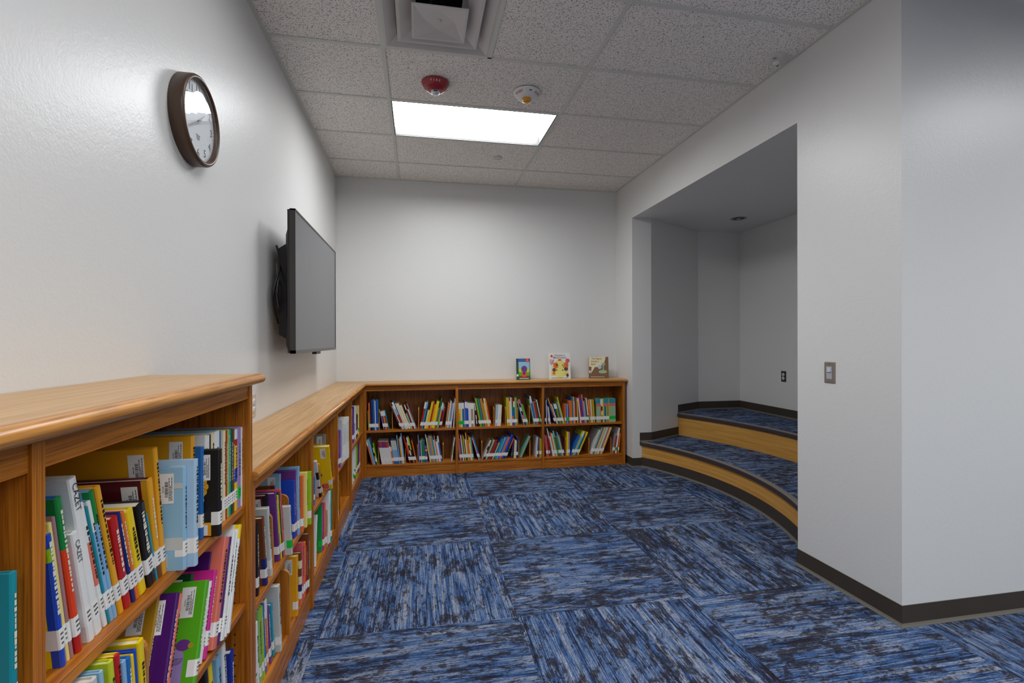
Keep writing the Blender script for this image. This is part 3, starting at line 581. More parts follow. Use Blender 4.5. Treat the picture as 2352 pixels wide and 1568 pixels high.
BOOKS = """
BU1|-0.4808|0.0061|0.1929|0.158|0.030|-0.030|lg|G
BU1|-0.4741|0.0141|0.2642|0.217|0.030|-0.030|or|
BU1|-0.4593|0.0076|0.2564|0.210|0.030|-0.030|bk|
BU1|-0.4511|0.0185|0.2880|0.235|0.030|-0.030|nv|
BU1|-0.4320|0.0160|0.2951|0.235|0.030|-0.030|bl|
BU1|-0.4153|0.0091|0.2873|0.235|0.030|-0.030|wh|
BU1|-0.4056|0.0171|0.2925|0.235|0.030|-0.030|b2|
BU1|-0.3879|0.0040|0.2925|0.235|0.030|-0.030|tl|
BU1|-0.3813|0.0077|0.1949|0.160|0.050|-0.010|div|
BU1|-0.3369|0.0054|0.1835|0.150|0.030|-0.188|wh/lv|
BU1|-0.3308|0.0141|0.1816|0.150|0.030|-0.188|wh/pu|
BU1|-0.3159|0.0097|0.1839|0.151|0.030|-0.188|wh/yo|
BU1|-0.3054|0.0119|0.1852|0.152|0.030|-0.188|wh/rd|
BU1|-0.2927|0.0054|0.1860|0.153|0.030|-0.188|tl|
BU1|-0.2568|0.0078|0.1836|0.151|0.050|-0.020|div|
BU1|-0.1723|0.0126|0.2849|0.234|0.030|-0.410|bn|
BU1|-0.1580|0.0085|0.2509|0.206|0.030|-0.410|wh|
BU1|-0.1481|0.0181|0.2860|0.234|0.030|-0.410|wh/rb|
BU1|-0.1278|0.0086|0.2717|0.223|0.030|-0.381|wh|
BU1|-0.1179|0.0211|0.2685|0.220|0.030|-0.381|cr|
BU1|-0.0946|0.0191|0.2460|0.202|0.030|-0.381|cr|
BU1|-0.0734|0.0144|0.1610|0.150|0.030|-0.346|tc|
BU1|-0.0575|0.0095|0.2498|0.205|0.030|-0.346|wm|
BU1|-0.0468|0.0053|0.2632|0.216|0.030|-0.346|rd|
BU1|-0.0406|0.0102|0.2063|0.169|0.030|-0.346|wh|
BU1|-0.0292|0.0081|0.2617|0.215|0.030|-0.346|gy|
BU1|-0.0056|0.0094|0.2072|0.170|0.050|0.000|div|
BU1|0.0057|0.0173|0.2634|0.216|0.030|0.207|wh/rd|
BU1|0.0240|0.0151|0.2674|0.219|0.030|0.207|lb/tl|
BU1|0.0401|0.0100|0.2346|0.192|0.030|0.207|nv|
BU1|0.0509|0.0189|0.1774|0.150|0.030|0.207|py|
BU1|0.0708|0.0115|0.2610|0.214|0.030|0.207|ye|
BU1|0.0831|0.0093|0.2690|0.221|0.030|0.207|ye|
BU1|0.0932|0.0130|0.2640|0.217|0.030|0.207|rd|
BU1|0.1070|0.0130|0.2361|0.194|0.030|0.207|yo|
BU1|0.1209|0.0287|0.2679|0.220|0.030|0.207|ye|
BU1|0.1509|0.0078|0.2005|0.164|0.030|0.207|sa|
BU1|0.1594|0.0093|0.3000|0.235|0.030|0.207|gn|
BU1|0.1696|0.0071|0.2238|0.183|0.030|0.207|tl|
BU1|0.1774|0.0146|0.2536|0.208|0.030|0.207|wh/yo|G
BU1|0.1929|0.0131|0.2337|0.192|0.030|0.207|lb/nv|
BU1|0.2069|0.0131|0.2057|0.169|0.030|0.207|rd|
BU1|0.2572|0.0210|0.2445|0.200|0.030|0.129|ob|
BU1|0.2789|0.0111|0.2667|0.219|0.030|0.129|wh|
BU1|0.2907|0.0088|0.2413|0.198|0.030|0.129|gy|
BU1|0.3001|0.0103|0.2408|0.197|0.030|0.129|lb|
BU1|0.3112|0.0088|0.2446|0.201|0.030|0.129|wh|
BU1|0.3388|0.0104|0.2877|0.235|0.030|0.055|wh|
BU2|0.3915|0.0071|0.2409|0.198|0.030|-0.030|yo|G
BU2|0.3992|0.0155|0.2405|0.197|0.030|-0.030|wh/yr|G
BU2|0.4153|0.0079|0.2403|0.197|0.030|-0.030|wh/cr|G
BU2|0.4238|0.0102|0.2400|0.197|0.030|-0.030|wh/cr|G
BU2|0.4346|0.0170|0.2433|0.200|0.030|-0.030|wh/bt|G
BU2|0.4523|0.0102|0.2393|0.196|0.030|-0.030|lv|
BU2|0.4631|0.0155|0.2533|0.208|0.030|-0.030|wh/bl|
BU2|0.4792|0.0156|0.2460|0.202|0.030|-0.030|wh/b2|
BU2|0.4954|0.0087|0.2382|0.195|0.030|-0.030|wh|N
BU2|0.5047|0.0179|0.2377|0.195|0.030|-0.030|wh|N
BU2|0.5232|0.0210|0.2371|0.194|0.030|-0.030|wh/tn|
BU2|0.5448|0.0111|0.2330|0.191|0.030|-0.030|wh|
BU2|0.5755|0.0087|0.2365|0.194|0.030|-0.100|wk|
BU2|0.6024|0.0109|0.1876|0.154|0.030|-0.193|bn|
BU2|0.6141|0.0101|0.2885|0.235|0.030|-0.193|yg|
BU2|0.6250|0.0154|0.2872|0.235|0.030|-0.193|gn|
BU2|0.6413|0.0102|0.2839|0.233|0.030|-0.193|tl|
BU2|0.6523|0.0094|0.2799|0.230|0.030|-0.193|rd|
BU2|0.6625|0.0102|0.2834|0.232|0.030|-0.193|lg|
BU2|0.6735|0.0117|0.2867|0.235|0.030|-0.193|or|
BU2|0.6860|0.0102|0.2360|0.194|0.030|-0.193|yg|
BU2|0.6970|0.0102|0.2864|0.235|0.030|-0.193|wh|
BU2|0.7080|0.0133|0.2856|0.234|0.030|-0.193|oy|
BU2|0.7221|0.0064|0.2592|0.213|0.030|-0.193|rd|
BU2|0.7496|0.0089|0.1905|0.156|0.050|0.000|div|
BU2|0.7629|0.0074|0.2120|0.174|0.030|0.060|cr|
BU2|0.7708|0.0097|0.2116|0.174|0.030|0.060|lb|
BU2|0.7811|0.0097|0.2113|0.173|0.030|0.060|wh|
BU2|0.7914|0.0097|0.2111|0.173|0.030|0.060|wh|
BU2|0.8018|0.0097|0.2108|0.173|0.030|0.060|wh|
BU2|0.8121|0.0105|0.2105|0.173|0.030|0.060|cr|
BU2|0.8708|0.0098|0.1872|0.153|0.050|0.000|div|
BU2|0.8869|0.0129|0.2857|0.234|0.030|-0.030|yg|
BU2|0.9004|0.0145|0.2853|0.234|0.030|-0.030|yo|
BU2|0.9155|0.0129|0.2464|0.202|0.030|-0.030|cr|
BU2|0.9291|0.0122|0.2847|0.233|0.030|-0.030|wh|
BU2|0.9418|0.0153|0.2843|0.233|0.030|-0.030|rd/mb|
BU2|0.9578|0.0138|0.2453|0.201|0.030|-0.030|wh/bl|
BU2|0.9722|0.0146|0.2836|0.233|0.030|-0.030|lg|
BU2|0.9873|0.0091|0.2834|0.232|0.030|-0.030|ol|
BU2|0.9972|0.0099|0.1875|0.154|0.050|0.000|div|
BU2|1.0621|0.0088|0.2543|0.209|0.030|-0.282|lb|
BU2|1.0718|0.0149|0.2685|0.220|0.030|-0.282|bo|
BU2|1.0879|0.0088|0.2739|0.225|0.030|-0.282|lv|
BU2|1.0976|0.0164|0.2147|0.176|0.030|-0.282|bg|
BU2|1.1215|0.0092|0.1919|0.157|0.050|0.000|div|
BU2|1.1716|0.0090|0.2675|0.219|0.030|-0.207|cg|
BU2|1.1814|0.0161|0.3000|0.235|0.030|-0.207|wh/bl|
BU2|1.1984|0.0137|0.2300|0.189|0.030|-0.207|gy|
BU2|1.2130|0.0177|0.2368|0.194|0.030|-0.207|rd|
BU2|1.2317|0.0138|0.2371|0.194|0.030|-0.207|dg|G
BU2|1.2463|0.0090|0.2577|0.211|0.030|-0.207|wg|
BU3|1.2867|0.0127|0.2580|0.212|0.030|-0.020|bk|
BU3|1.3000|0.0073|0.2522|0.207|0.030|-0.020|wh|
BU3|1.3270|0.0119|0.1919|0.157|0.030|-0.119|lv|
BU3|1.3395|0.0088|0.1768|0.150|0.030|-0.119|wh|
BU3|1.3936|0.0150|0.2786|0.228|0.030|-0.346|nv|
BU3|1.4101|0.0091|0.2802|0.230|0.030|-0.346|yo|
BU3|1.4204|0.0085|0.2124|0.174|0.030|-0.319|wh|
BU3|1.4300|0.0079|0.2132|0.175|0.030|-0.264|wh/nv|
BU3|1.4387|0.0079|0.2129|0.175|0.030|-0.264|wh/gn|
BU3|1.4475|0.0079|0.2127|0.174|0.030|-0.264|wh/bg|
BU3|1.4563|0.0079|0.2125|0.174|0.030|-0.264|wh/or|
BU3|1.4650|0.0094|0.2196|0.180|0.030|-0.264|dg|
BU3|1.4754|0.0102|0.2230|0.183|0.030|-0.264|lb|
BU3|1.4865|0.0132|0.2844|0.233|0.030|-0.264|yg|
BU3|1.5029|0.0129|0.2016|0.165|0.030|-0.030|or|
BU3|1.5165|0.0094|0.1975|0.162|0.030|-0.030|bl|G
BU3|1.5265|0.0114|0.2010|0.165|0.030|-0.030|lb|G
BU3|1.5385|0.0130|0.1704|0.150|0.030|-0.030|pu|G
BU3|1.5521|0.0161|0.2342|0.192|0.030|-0.030|or|
BU3|1.5688|0.0154|0.2338|0.192|0.030|-0.030|or|
BU3|1.5848|0.0130|0.2751|0.226|0.030|-0.030|bl|
BU3|1.5984|0.0095|0.2749|0.225|0.030|-0.030|ye|
BU3|1.6085|0.0115|0.2329|0.191|0.030|-0.030|sa|
BU3|1.6205|0.0130|0.2326|0.191|0.030|-0.030|nv|
BU3|1.6342|0.0162|0.2321|0.190|0.030|-0.030|yo|
BU3|1.6719|0.0106|0.2608|0.214|0.030|-0.119|wh|
BU3|1.6832|0.0146|0.2849|0.234|0.030|-0.119|rd|
BU3|1.6985|0.0162|0.2671|0.219|0.030|-0.119|b2|
BU3|1.7154|0.0122|0.3000|0.235|0.030|-0.119|sa|
BU3|1.7283|0.0138|0.2303|0.189|0.030|-0.119|lb|
BU3|1.7429|0.0147|0.2605|0.214|0.030|-0.119|bn|
BU3|1.7582|0.0123|0.2604|0.214|0.030|-0.119|wg|
BU3|1.7712|0.0108|0.2327|0.191|0.030|-0.070|oy|G
BU3|1.7826|0.0108|0.2401|0.197|0.030|-0.070|or|
BU3|1.7940|0.0116|0.2398|0.197|0.030|-0.070|wh|
BU3|1.8062|0.0132|0.2432|0.199|0.030|-0.070|ol|
BU3|1.8200|0.0148|0.2427|0.199|0.030|-0.070|yo|
BU3|1.8387|0.0068|0.2425|0.199|0.030|-0.050|dg|
BU3|1.8492|0.0084|0.2479|0.203|0.030|-0.015|S4|
BU3|1.8582|0.0085|0.2477|0.203|0.030|-0.015|S4|
BU3|1.8673|0.0085|0.2475|0.203|0.030|-0.015|S4|
BU3|1.8763|0.0085|0.2472|0.203|0.030|-0.015|S4|
BU3|1.8854|0.0085|0.2470|0.203|0.030|-0.015|S4|
BU3|1.8945|0.0097|0.2449|0.201|0.030|-0.015|wh/or|
BU3|1.9048|0.0133|0.2407|0.197|0.030|-0.015|wk|
BU3|1.9187|0.0109|0.2443|0.200|0.030|-0.015|ye|
BU3|1.9302|0.0085|0.2517|0.206|0.030|-0.015|S4|
BU3|1.9393|0.0085|0.2515|0.206|0.030|-0.015|S4b|
BU3|1.9484|0.0085|0.2512|0.206|0.030|-0.015|S4b|
BU3|1.9575|0.0085|0.2510|0.206|0.030|-0.015|S4|
BU3|1.9667|0.0085|0.2508|0.206|0.030|-0.015|S4c|
BU3|1.9758|0.0085|0.2506|0.205|0.030|-0.015|S4c|
BU3|1.9849|0.0069|0.2504|0.205|0.030|-0.015|yo|
BU3|1.9924|0.0085|0.2502|0.205|0.030|-0.015|S4|G
BU3|2.0015|0.0085|0.2500|0.205|0.030|-0.015|S4|G
BU3|2.0107|0.0085|0.2497|0.205|0.030|-0.015|S4|G
BU3|2.0198|0.0086|0.2495|0.205|0.030|-0.015|S4|G
BU3|2.0290|0.0086|0.2493|0.204|0.030|-0.015|S4|G
BU3|2.0382|0.0086|0.2491|0.204|0.030|-0.015|S4|G
BU3|2.0473|0.0086|0.2489|0.204|0.030|-0.015|S4|G
BU3|2.0565|0.0086|0.2486|0.204|0.030|-0.015|S4|G
BL1|-0.4448|0.0109|0.2513|0.206|0.030|-0.254|wh/or|N
BL1|-0.4329|0.0102|0.2530|0.207|0.030|-0.254|lb|N
BL1|-0.4218|0.0095|0.2586|0.212|0.030|-0.254|lb|N
BL1|-0.4083|0.0075|0.1688|0.150|0.030|-0.197|wk|
BL1|-0.4000|0.0075|0.2109|0.173|0.030|-0.197|lm|
BL1|-0.3886|0.0092|0.1769|0.150|0.050|-0.030|div|
BL1|-0.3550|0.0087|0.2270|0.186|0.030|-0.164|S1|
BL1|-0.3456|0.0087|0.2266|0.186|0.030|-0.164|S1b|
BL1|-0.3363|0.0087|0.2262|0.186|0.030|-0.164|S1c|
BL1|-0.3269|0.0087|0.2259|0.185|0.030|-0.164|S1|
BL1|-0.3175|0.0087|0.2255|0.185|0.030|-0.164|S1b|
BL1|-0.3081|0.0087|0.2251|0.185|0.030|-0.164|S1|
BL1|-0.2987|0.0087|0.2247|0.184|0.030|-0.164|S1|
BL1|-0.2893|0.0087|0.2243|0.184|0.030|-0.164|S1b|
BL1|-0.2798|0.0087|0.2239|0.184|0.030|-0.164|S1c|
BL1|-0.2704|0.0087|0.2235|0.183|0.030|-0.164|S1|
BL1|-0.2610|0.0084|0.1693|0.150|0.030|-0.164|wh|N
BL1|-0.2519|0.0135|0.1681|0.150|0.030|-0.164|wh/or|
BL1|-0.2377|0.0095|0.2293|0.188|0.030|-0.149|S2|
BL1|-0.2275|0.0095|0.2289|0.188|0.030|-0.149|S2|
BL1|-0.2173|0.0095|0.2285|0.187|0.030|-0.149|S2|
BL1|-0.2071|0.0095|0.2280|0.187|0.030|-0.149|S2|
BL1|-0.1968|0.0095|0.2276|0.187|0.030|-0.149|S2|
BL1|-0.1864|0.0092|0.2802|0.230|0.030|-0.114|lb|
BL1|-0.1765|0.0077|0.2493|0.204|0.030|-0.114|nv|
BL1|-0.1681|0.0129|0.2445|0.201|0.030|-0.114|yo|
BL1|-0.1545|0.0092|0.2636|0.216|0.030|-0.114|wh|
BL1|-0.1446|0.0100|0.2997|0.235|0.030|-0.114|lb|
BL1|-0.1333|0.0063|0.1508|0.150|0.050|0.000|div|
BL1|-0.0909|0.0127|0.2669|0.219|0.030|-0.231|rd|
BL1|-0.0772|0.0113|0.2057|0.169|0.030|-0.231|ok|
BL1|-0.0650|0.0120|0.2562|0.210|0.030|-0.231|wk|
BL1|-0.0521|0.0128|0.2673|0.219|0.030|-0.231|yk|
BL1|-0.0384|0.0113|0.2356|0.193|0.030|-0.231|bk|
BL1|-0.0261|0.0092|0.2232|0.183|0.030|-0.217|or|
BL1|-0.0162|0.0087|0.1766|0.150|0.050|0.000|div|
BL1|0.0002|0.0064|0.2723|0.223|0.030|-0.040|lb|N
BL1|0.0072|0.0177|0.2043|0.168|0.030|-0.040|pu|
BL1|0.0255|0.0053|0.2176|0.178|0.030|-0.040|wh|
BL1|0.0314|0.0230|0.2166|0.178|0.030|-0.040|gn|
BL1|0.0550|0.0094|0.2201|0.180|0.030|-0.040|bl|
BL1|0.0651|0.0205|0.1500|0.150|0.030|-0.030|MC|
BL1|0.1071|0.0086|0.2788|0.229|0.030|-0.168|wh|N
BL1|0.1164|0.0154|0.2382|0.195|0.030|-0.168|ol|
BL1|0.1326|0.0154|0.2610|0.214|0.030|-0.168|lv|
BL1|0.1488|0.0124|0.2609|0.214|0.030|-0.168|yo|
BL1|0.1620|0.0139|0.2562|0.210|0.030|-0.168|tl|
BL1|0.1767|0.0094|0.2211|0.181|0.030|-0.168|wh|
BL1|0.1868|0.0102|0.2598|0.213|0.030|-0.168|sa|
BL1|0.1977|0.0139|0.1999|0.164|0.030|-0.168|wh|
BL1|0.2124|0.0064|0.2280|0.187|0.030|-0.168|wh|
BL1|0.2195|0.0125|0.2577|0.211|0.030|-0.164|wh/bl|
BL1|0.2340|0.0096|0.1855|0.152|0.050|0.000|div|
BL1|0.3178|0.0111|0.2351|0.193|0.030|0.124|ws|N
BL2|0.4041|0.0071|0.1974|0.162|0.030|-0.114|lv|
BL2|0.4119|0.0109|0.2691|0.221|0.030|-0.114|or|
BL2|0.4234|0.0124|0.2113|0.173|0.030|-0.114|pu|
BL2|0.4365|0.0101|0.2530|0.207|0.030|-0.114|wh|
BL2|0.4473|0.0102|0.2029|0.166|0.030|-0.114|gn|
BL2|0.4581|0.0102|0.2522|0.207|0.030|-0.114|yo|
BL2|0.4689|0.0056|0.1873|0.154|0.030|-0.114|bk|
BL2|0.4752|0.0124|0.2092|0.172|0.030|-0.114|wg|
BL2|0.4883|0.0109|0.2777|0.228|0.030|-0.114|yo|
BL2|0.4999|0.0147|0.1965|0.161|0.030|-0.114|or|
BL2|0.5154|0.0102|0.2270|0.186|0.030|-0.114|yo/wh|
BL2|0.5263|0.0087|0.2267|0.186|0.030|-0.114|ye|
BL2|0.5356|0.0110|0.2223|0.182|0.030|-0.114|tl|
BL2|0.5903|0.0055|0.2406|0.197|0.030|-0.301|rd|
BL2|0.5966|0.0062|0.2321|0.190|0.030|-0.301|wh|
BL2|0.6037|0.0128|0.2498|0.205|0.030|-0.301|bl|
BL2|0.6246|0.0096|0.1877|0.154|0.050|0.000|div|
BL2|0.6348|0.0095|0.2035|0.167|0.030|0.398|wk|
BL2|0.6490|0.0109|0.1904|0.156|0.030|0.406|bn|
BL2|0.6615|0.0159|0.2085|0.171|0.030|0.406|pg|
BL2|0.6794|0.0095|0.2001|0.164|0.030|0.406|bn|
BL2|0.6904|0.0131|0.2085|0.171|0.030|0.406|rd|
BL2|0.7052|0.0095|0.1802|0.150|0.030|0.406|rd|
BL2|0.7162|0.0110|0.2083|0.171|0.030|0.406|nv|
BL2|0.7288|0.0103|0.1788|0.150|0.030|0.406|ye|
BL2|0.7406|0.0096|0.2078|0.170|0.030|0.406|bl|
BL2|0.7516|0.0203|0.2069|0.170|0.030|0.406|tl|
BL2|0.7743|0.0096|0.2314|0.190|0.030|0.406|lb|
BL2|0.7853|0.0110|0.2387|0.196|0.030|0.406|bl|
BL2|0.7979|0.0110|0.2340|0.192|0.030|0.406|lv|
BL2|0.8106|0.0154|0.2316|0.190|0.030|0.406|or|
BL2|0.8279|0.0190|0.2566|0.210|0.030|0.406|b2|
BL2|0.8491|0.0118|0.2483|0.204|0.030|0.406|nv|
BL2|0.8626|0.0104|0.2231|0.183|0.030|0.406|og|
BL2|0.9284|0.0074|0.1681|0.150|0.030|0.119|pu|G
BL2|0.9559|0.0161|0.1815|0.150|0.030|0.050|cr|
BL2|0.9727|0.0075|0.1735|0.150|0.030|0.050|cr|
BL2|0.9808|0.0170|0.2076|0.170|0.030|0.050|nv|
BL2|1.0075|0.0091|0.1838|0.151|0.050|0.000|div|
BL2|1.0175|0.0199|0.2340|0.192|0.030|0.415|sg|N
BL2|1.1253|0.0092|0.1868|0.153|0.050|0.000|div|
BL2|1.1872|0.0108|0.2036|0.167|0.030|0.060|wh|
BL2|1.1986|0.0132|0.2069|0.170|0.030|0.060|bl|
BL2|1.2241|0.0109|0.1907|0.156|0.030|0.000|or|
BL2|1.2356|0.0133|0.1825|0.150|0.030|0.000|lm|
BL3|1.3020|0.0142|0.2249|0.184|0.030|-0.119|pk|
BL3|1.3169|0.0127|0.2151|0.176|0.030|-0.119|pk|
BL3|1.3353|0.0104|0.1842|0.151|0.030|-0.100|rd|
BL3|1.3692|0.0094|0.3000|0.235|0.030|-0.221|ws|N
BL3|1.3795|0.0117|0.2081|0.171|0.030|-0.221|wh|
BL3|1.3921|0.0117|0.2422|0.199|0.030|-0.221|or|
BL3|1.4048|0.0102|0.2421|0.199|0.030|-0.221|wh|
BL3|1.4159|0.0095|0.2418|0.198|0.030|-0.221|lg|
BL3|1.4262|0.0141|0.2674|0.219|0.030|-0.221|lb/gn|G
BL3|1.4412|0.0072|0.1951|0.160|0.030|-0.221|rd|
BL3|1.4492|0.0156|0.2044|0.168|0.030|-0.221|tg|
BL3|1.4658|0.0103|0.2475|0.203|0.030|-0.221|lb|
BL3|1.4769|0.0088|0.2049|0.168|0.030|-0.221|ye|
BL3|1.4865|0.0149|0.2147|0.176|0.030|-0.221|nv|
BL3|1.5113|0.0091|0.1848|0.152|0.050|0.000|div|
BL3|1.5210|0.0208|0.2469|0.202|0.030|0.000|ye|
BL3|1.5424|0.0130|0.2442|0.200|0.030|0.000|lv|
BL3|1.5610|0.0175|0.2224|0.182|0.030|0.431|bl|
BL3|1.5809|0.0089|0.2755|0.226|0.030|0.431|yg|
BL3|1.5913|0.0175|0.2670|0.219|0.030|0.431|wh/lb|
BL3|1.6112|0.0089|0.2368|0.194|0.030|0.431|bl|
BL3|1.6217|0.0089|0.2071|0.170|0.030|0.431|gn|
BL3|1.6321|0.0154|0.2579|0.212|0.030|0.431|ye|
BL3|1.7657|0.0100|0.1747|0.150|0.050|0.000|div|
BL3|1.7763|0.0182|0.2730|0.224|0.030|0.381|gw|
BL3|1.7965|0.0100|0.3000|0.235|0.030|0.381|pg|
BL3|1.8079|0.0100|0.3000|0.235|0.030|0.381|bl|
BL3|1.8193|0.0085|0.3000|0.235|0.030|0.381|yo|
BL3|1.8291|0.0085|0.3000|0.235|0.030|0.381|cr|
BL3|1.8389|0.0086|0.3000|0.235|0.030|0.381|lg|
BL3|1.8487|0.0086|0.3000|0.235|0.030|0.381|cr|
BL3|1.8585|0.0086|0.3000|0.235|0.030|0.381|wh|
BL3|1.8684|0.0101|0.3000|0.235|0.030|0.381|gy|
BL3|1.8798|0.0093|0.3000|0.235|0.030|0.381|or|
BL3|1.8905|0.0086|0.3000|0.235|0.030|0.381|wh|
BL3|1.9003|0.0123|0.3000|0.235|0.030|0.381|yo|
BL3|2.0126|0.0102|0.1727|0.150|0.050|0.000|div|
BL3|2.0240|0.0108|0.2158|0.177|0.030|0.168|gy|
BL3|2.0356|0.0141|0.1875|0.154|0.030|0.168|rd|
BL3|2.0566|0.0165|0.2719|0.223|0.030|0.159|wh|G
BL3|2.0860|0.0134|0.2121|0.174|0.030|0.119|or|
T0|0.7397|0.0107|0.2086|0.177|0.000|0.000|te|
T1|0.8799|0.0100|0.2197|0.187|0.030|-0.146|BP|
T1|0.8954|0.0068|0.2359|0.201|0.033|-0.168|py|
T1|0.9029|0.0059|0.2427|0.206|0.032|-0.167|mv|
T1|0.9156|0.0130|0.2700|0.229|0.030|-0.180|GR|
T1|0.9446|0.0139|0.2020|0.172|0.030|-0.210|wh|T:CAZET
T1|0.9630|0.0179|0.2938|0.245|0.031|-0.227|wh|T:CAZET
T1|0.9907|0.0102|0.2460|0.209|0.034|-0.262|wo|
T1|1.0019|0.0050|0.2371|0.202|0.033|-0.262|te|
T1|1.0076|0.0088|0.2439|0.207|0.033|-0.262|wh/lb|
T1|1.0173|0.0090|0.2608|0.222|0.032|-0.262|gn/lb|
T1|1.0304|0.0127|0.2633|0.224|0.030|-0.262|yo|
T1|1.0497|0.0177|0.1893|0.161|0.030|-0.233|rd|
T1|1.0742|0.0089|0.1950|0.166|0.030|-0.262|nv|
T1|1.0847|0.0098|0.1931|0.164|0.030|-0.262|or|
T1|1.1001|0.0211|0.1877|0.160|0.030|-0.259|ye|
T1|1.1324|0.0261|0.1855|0.158|0.030|-0.237|bk|
T1|1.1639|0.0055|0.1579|0.150|0.032|-0.262|tl|
T1|1.1701|0.0173|0.2248|0.191|0.031|-0.182|my|C
T1|1.1885|0.0144|0.2839|0.241|0.030|-0.130|yo|C
T1|1.2042|0.0135|0.2267|0.200|-0.004|0.005|sky|CF
T1|1.2189|0.0165|0.2395|0.200|-0.020|0.007|pb|C
T1|1.3361|0.0175|0.2721|0.240|0.035|0.011|yo|C
T1|1.3803|0.0138|0.2356|0.200|0.030|0.013|bl|
T1|1.3952|0.0200|0.2245|0.200|-0.005|0.010|sun|CS
T1|1.4164|0.0115|0.2592|0.220|0.036|0.016|wh|
T1|1.4292|0.0090|0.2568|0.218|0.035|0.016|wh/or|
T1|1.4394|0.0078|0.2560|0.218|0.035|0.016|bk|
T1|1.4484|0.0222|0.2564|0.218|0.034|0.016|cr|
T1|1.4718|0.0292|0.2578|0.219|0.033|0.016|wh/lb|
T1|1.5022|0.0071|0.2550|0.217|0.033|0.016|bl|
T1|1.5105|0.0123|0.2537|0.216|0.025|0.016|cr|
T1|1.5240|0.0109|0.2516|0.214|0.025|0.016|rd|
T1|1.5361|0.0145|0.2518|0.214|0.025|0.016|lm|
T1|1.5518|0.0097|0.2491|0.212|0.025|0.016|tl|
T1|1.5627|0.0133|0.2486|0.211|0.024|0.016|dg|
T1|1.5772|0.0118|0.2460|0.209|0.024|0.016|bn|
T1|1.5902|0.0230|0.2419|0.206|0.024|0.016|MY|
T1|1.6144|0.0221|0.2451|0.208|0.022|0.016|lv|G
T1|1.6377|0.0091|0.2419|0.206|0.021|0.016|wh|N
T2|0.9208|0.0143|0.2827|0.240|-0.005|-0.122|gw|
T2|0.9418|0.0083|0.2960|0.245|-0.005|-0.122|sky|
T2|0.9661|0.0125|0.2897|0.245|-0.005|-0.122|yg|
T2|0.9842|0.0118|0.2905|0.245|-0.005|-0.122|rd/ye|
T2|0.9990|0.0098|0.2468|0.210|-0.005|-0.113|lb|
T2|1.0117|0.0115|0.2436|0.207|-0.005|-0.113|bl|
T2|1.0243|0.0070|0.2422|0.206|-0.005|-0.113|ye|
T2|1.0331|0.0071|0.2465|0.210|-0.005|-0.113|b2|
T2|1.0464|0.0184|0.2505|0.213|-0.005|-0.105|ye|
T2|1.0655|0.0110|0.2340|0.199|0.006|0.000|div|
T2|1.0771|0.0090|0.2856|0.235|0.033|0.349|gb|CN
T2|1.0880|0.0130|0.2735|0.235|0.000|0.349|vi|CN
T2|1.1030|0.0130|0.2648|0.225|0.000|0.349|sa|N
T2|1.2380|0.0180|0.2309|0.235|-0.005|0.349|bg|CB
T2|1.2820|0.0140|0.2029|0.172|0.050|0.349|yo|CN
T2|1.3100|0.0160|0.2207|0.188|0.055|0.349|dg|CN
T2|1.3430|0.0130|0.1874|0.159|0.021|0.349|wh|
T2|1.3580|0.0160|0.2068|0.176|0.017|0.349|mg|
T2|1.3763|0.0070|0.2491|0.212|0.040|0.349|vi|
T2|1.3849|0.0300|0.2732|0.232|0.010|0.349|CT|
T2|1.4180|0.0120|0.2679|0.228|0.008|0.349|vi|
T2|1.4320|0.0200|0.2704|0.230|0.004|0.349|wh|
T2|1.4545|0.0120|0.2754|0.234|0.003|0.349|wh|N
T2|1.4685|0.0160|0.2831|0.241|0.001|0.349|wy|N
T3|1.4334|0.0205|0.2652|0.160|0.030|-0.157|bk|
T3|1.4583|0.0213|0.2531|0.160|0.030|-0.157|ye|
T3|1.5012|0.0263|0.2359|0.200|0.030|-0.122|lb|
T3|1.5380|0.0216|0.2479|0.211|0.030|-0.105|wh|
T3|1.5603|0.0257|0.1986|0.169|0.024|-0.017|nb|N
AU|1.8000|0.0200|0.2456|0.209|0.024|-0.035|bk|
AU|1.8750|0.0200|0.2567|0.218|0.017|-0.172|bnv|
AU|1.9450|0.0200|0.2667|0.227|0.020|-0.161|gw|
AU|2.0200|0.0110|0.2194|0.186|0.034|-0.105|div|
AU|2.0511|0.0200|0.2877|0.245|0.052|-0.192|bm|C
AU|2.0721|0.0200|0.2881|0.245|0.026|-0.192|pu|
AU|2.0931|0.0090|0.2722|0.231|0.023|-0.192|ye|
AU|2.1029|0.0100|0.2796|0.238|0.021|-0.192|dg|
AU|2.1136|0.0120|0.2891|0.245|0.018|-0.192|pk|
AU|2.1265|0.0160|0.2084|0.177|-0.008|-0.157|gw|G
AU|2.1433|0.0100|0.1750|0.150|0.091|-0.105|rd|
AU|2.1539|0.0100|0.1725|0.150|0.091|-0.105|b2|
AU|2.2350|0.0110|0.2198|0.187|0.030|-0.070|div|
AU|2.2520|0.0140|0.2494|0.190|0.090|-0.035|tk|
AU|2.2672|0.0140|0.2973|0.210|0.070|-0.035|sky|CN
AU|2.3000|0.0160|0.2572|0.219|0.022|-0.035|b2|
AU|2.3172|0.0200|0.2961|0.245|0.020|-0.035|pu|
AU|2.3384|0.0200|0.3050|0.245|0.012|-0.026|lb|
AU|2.3596|0.0180|0.2572|0.219|0.001|0.000|or|
AU|2.4250|0.0180|0.2546|0.216|-0.001|0.009|py|CN
AU|2.4600|0.0180|0.2479|0.211|-0.012|0.014|lm|
AU|2.4792|0.0160|0.2282|0.194|0.050|0.017|ye|
AL|1.7971|0.0220|0.2459|0.209|0.030|-0.078|wg|
AL|1.8220|0.0182|0.2426|0.206|0.030|-0.081|wh|
AL|1.8521|0.0220|0.2692|0.229|0.030|-0.082|lg|
AL|1.8829|0.0220|0.2658|0.226|0.030|-0.112|lm|
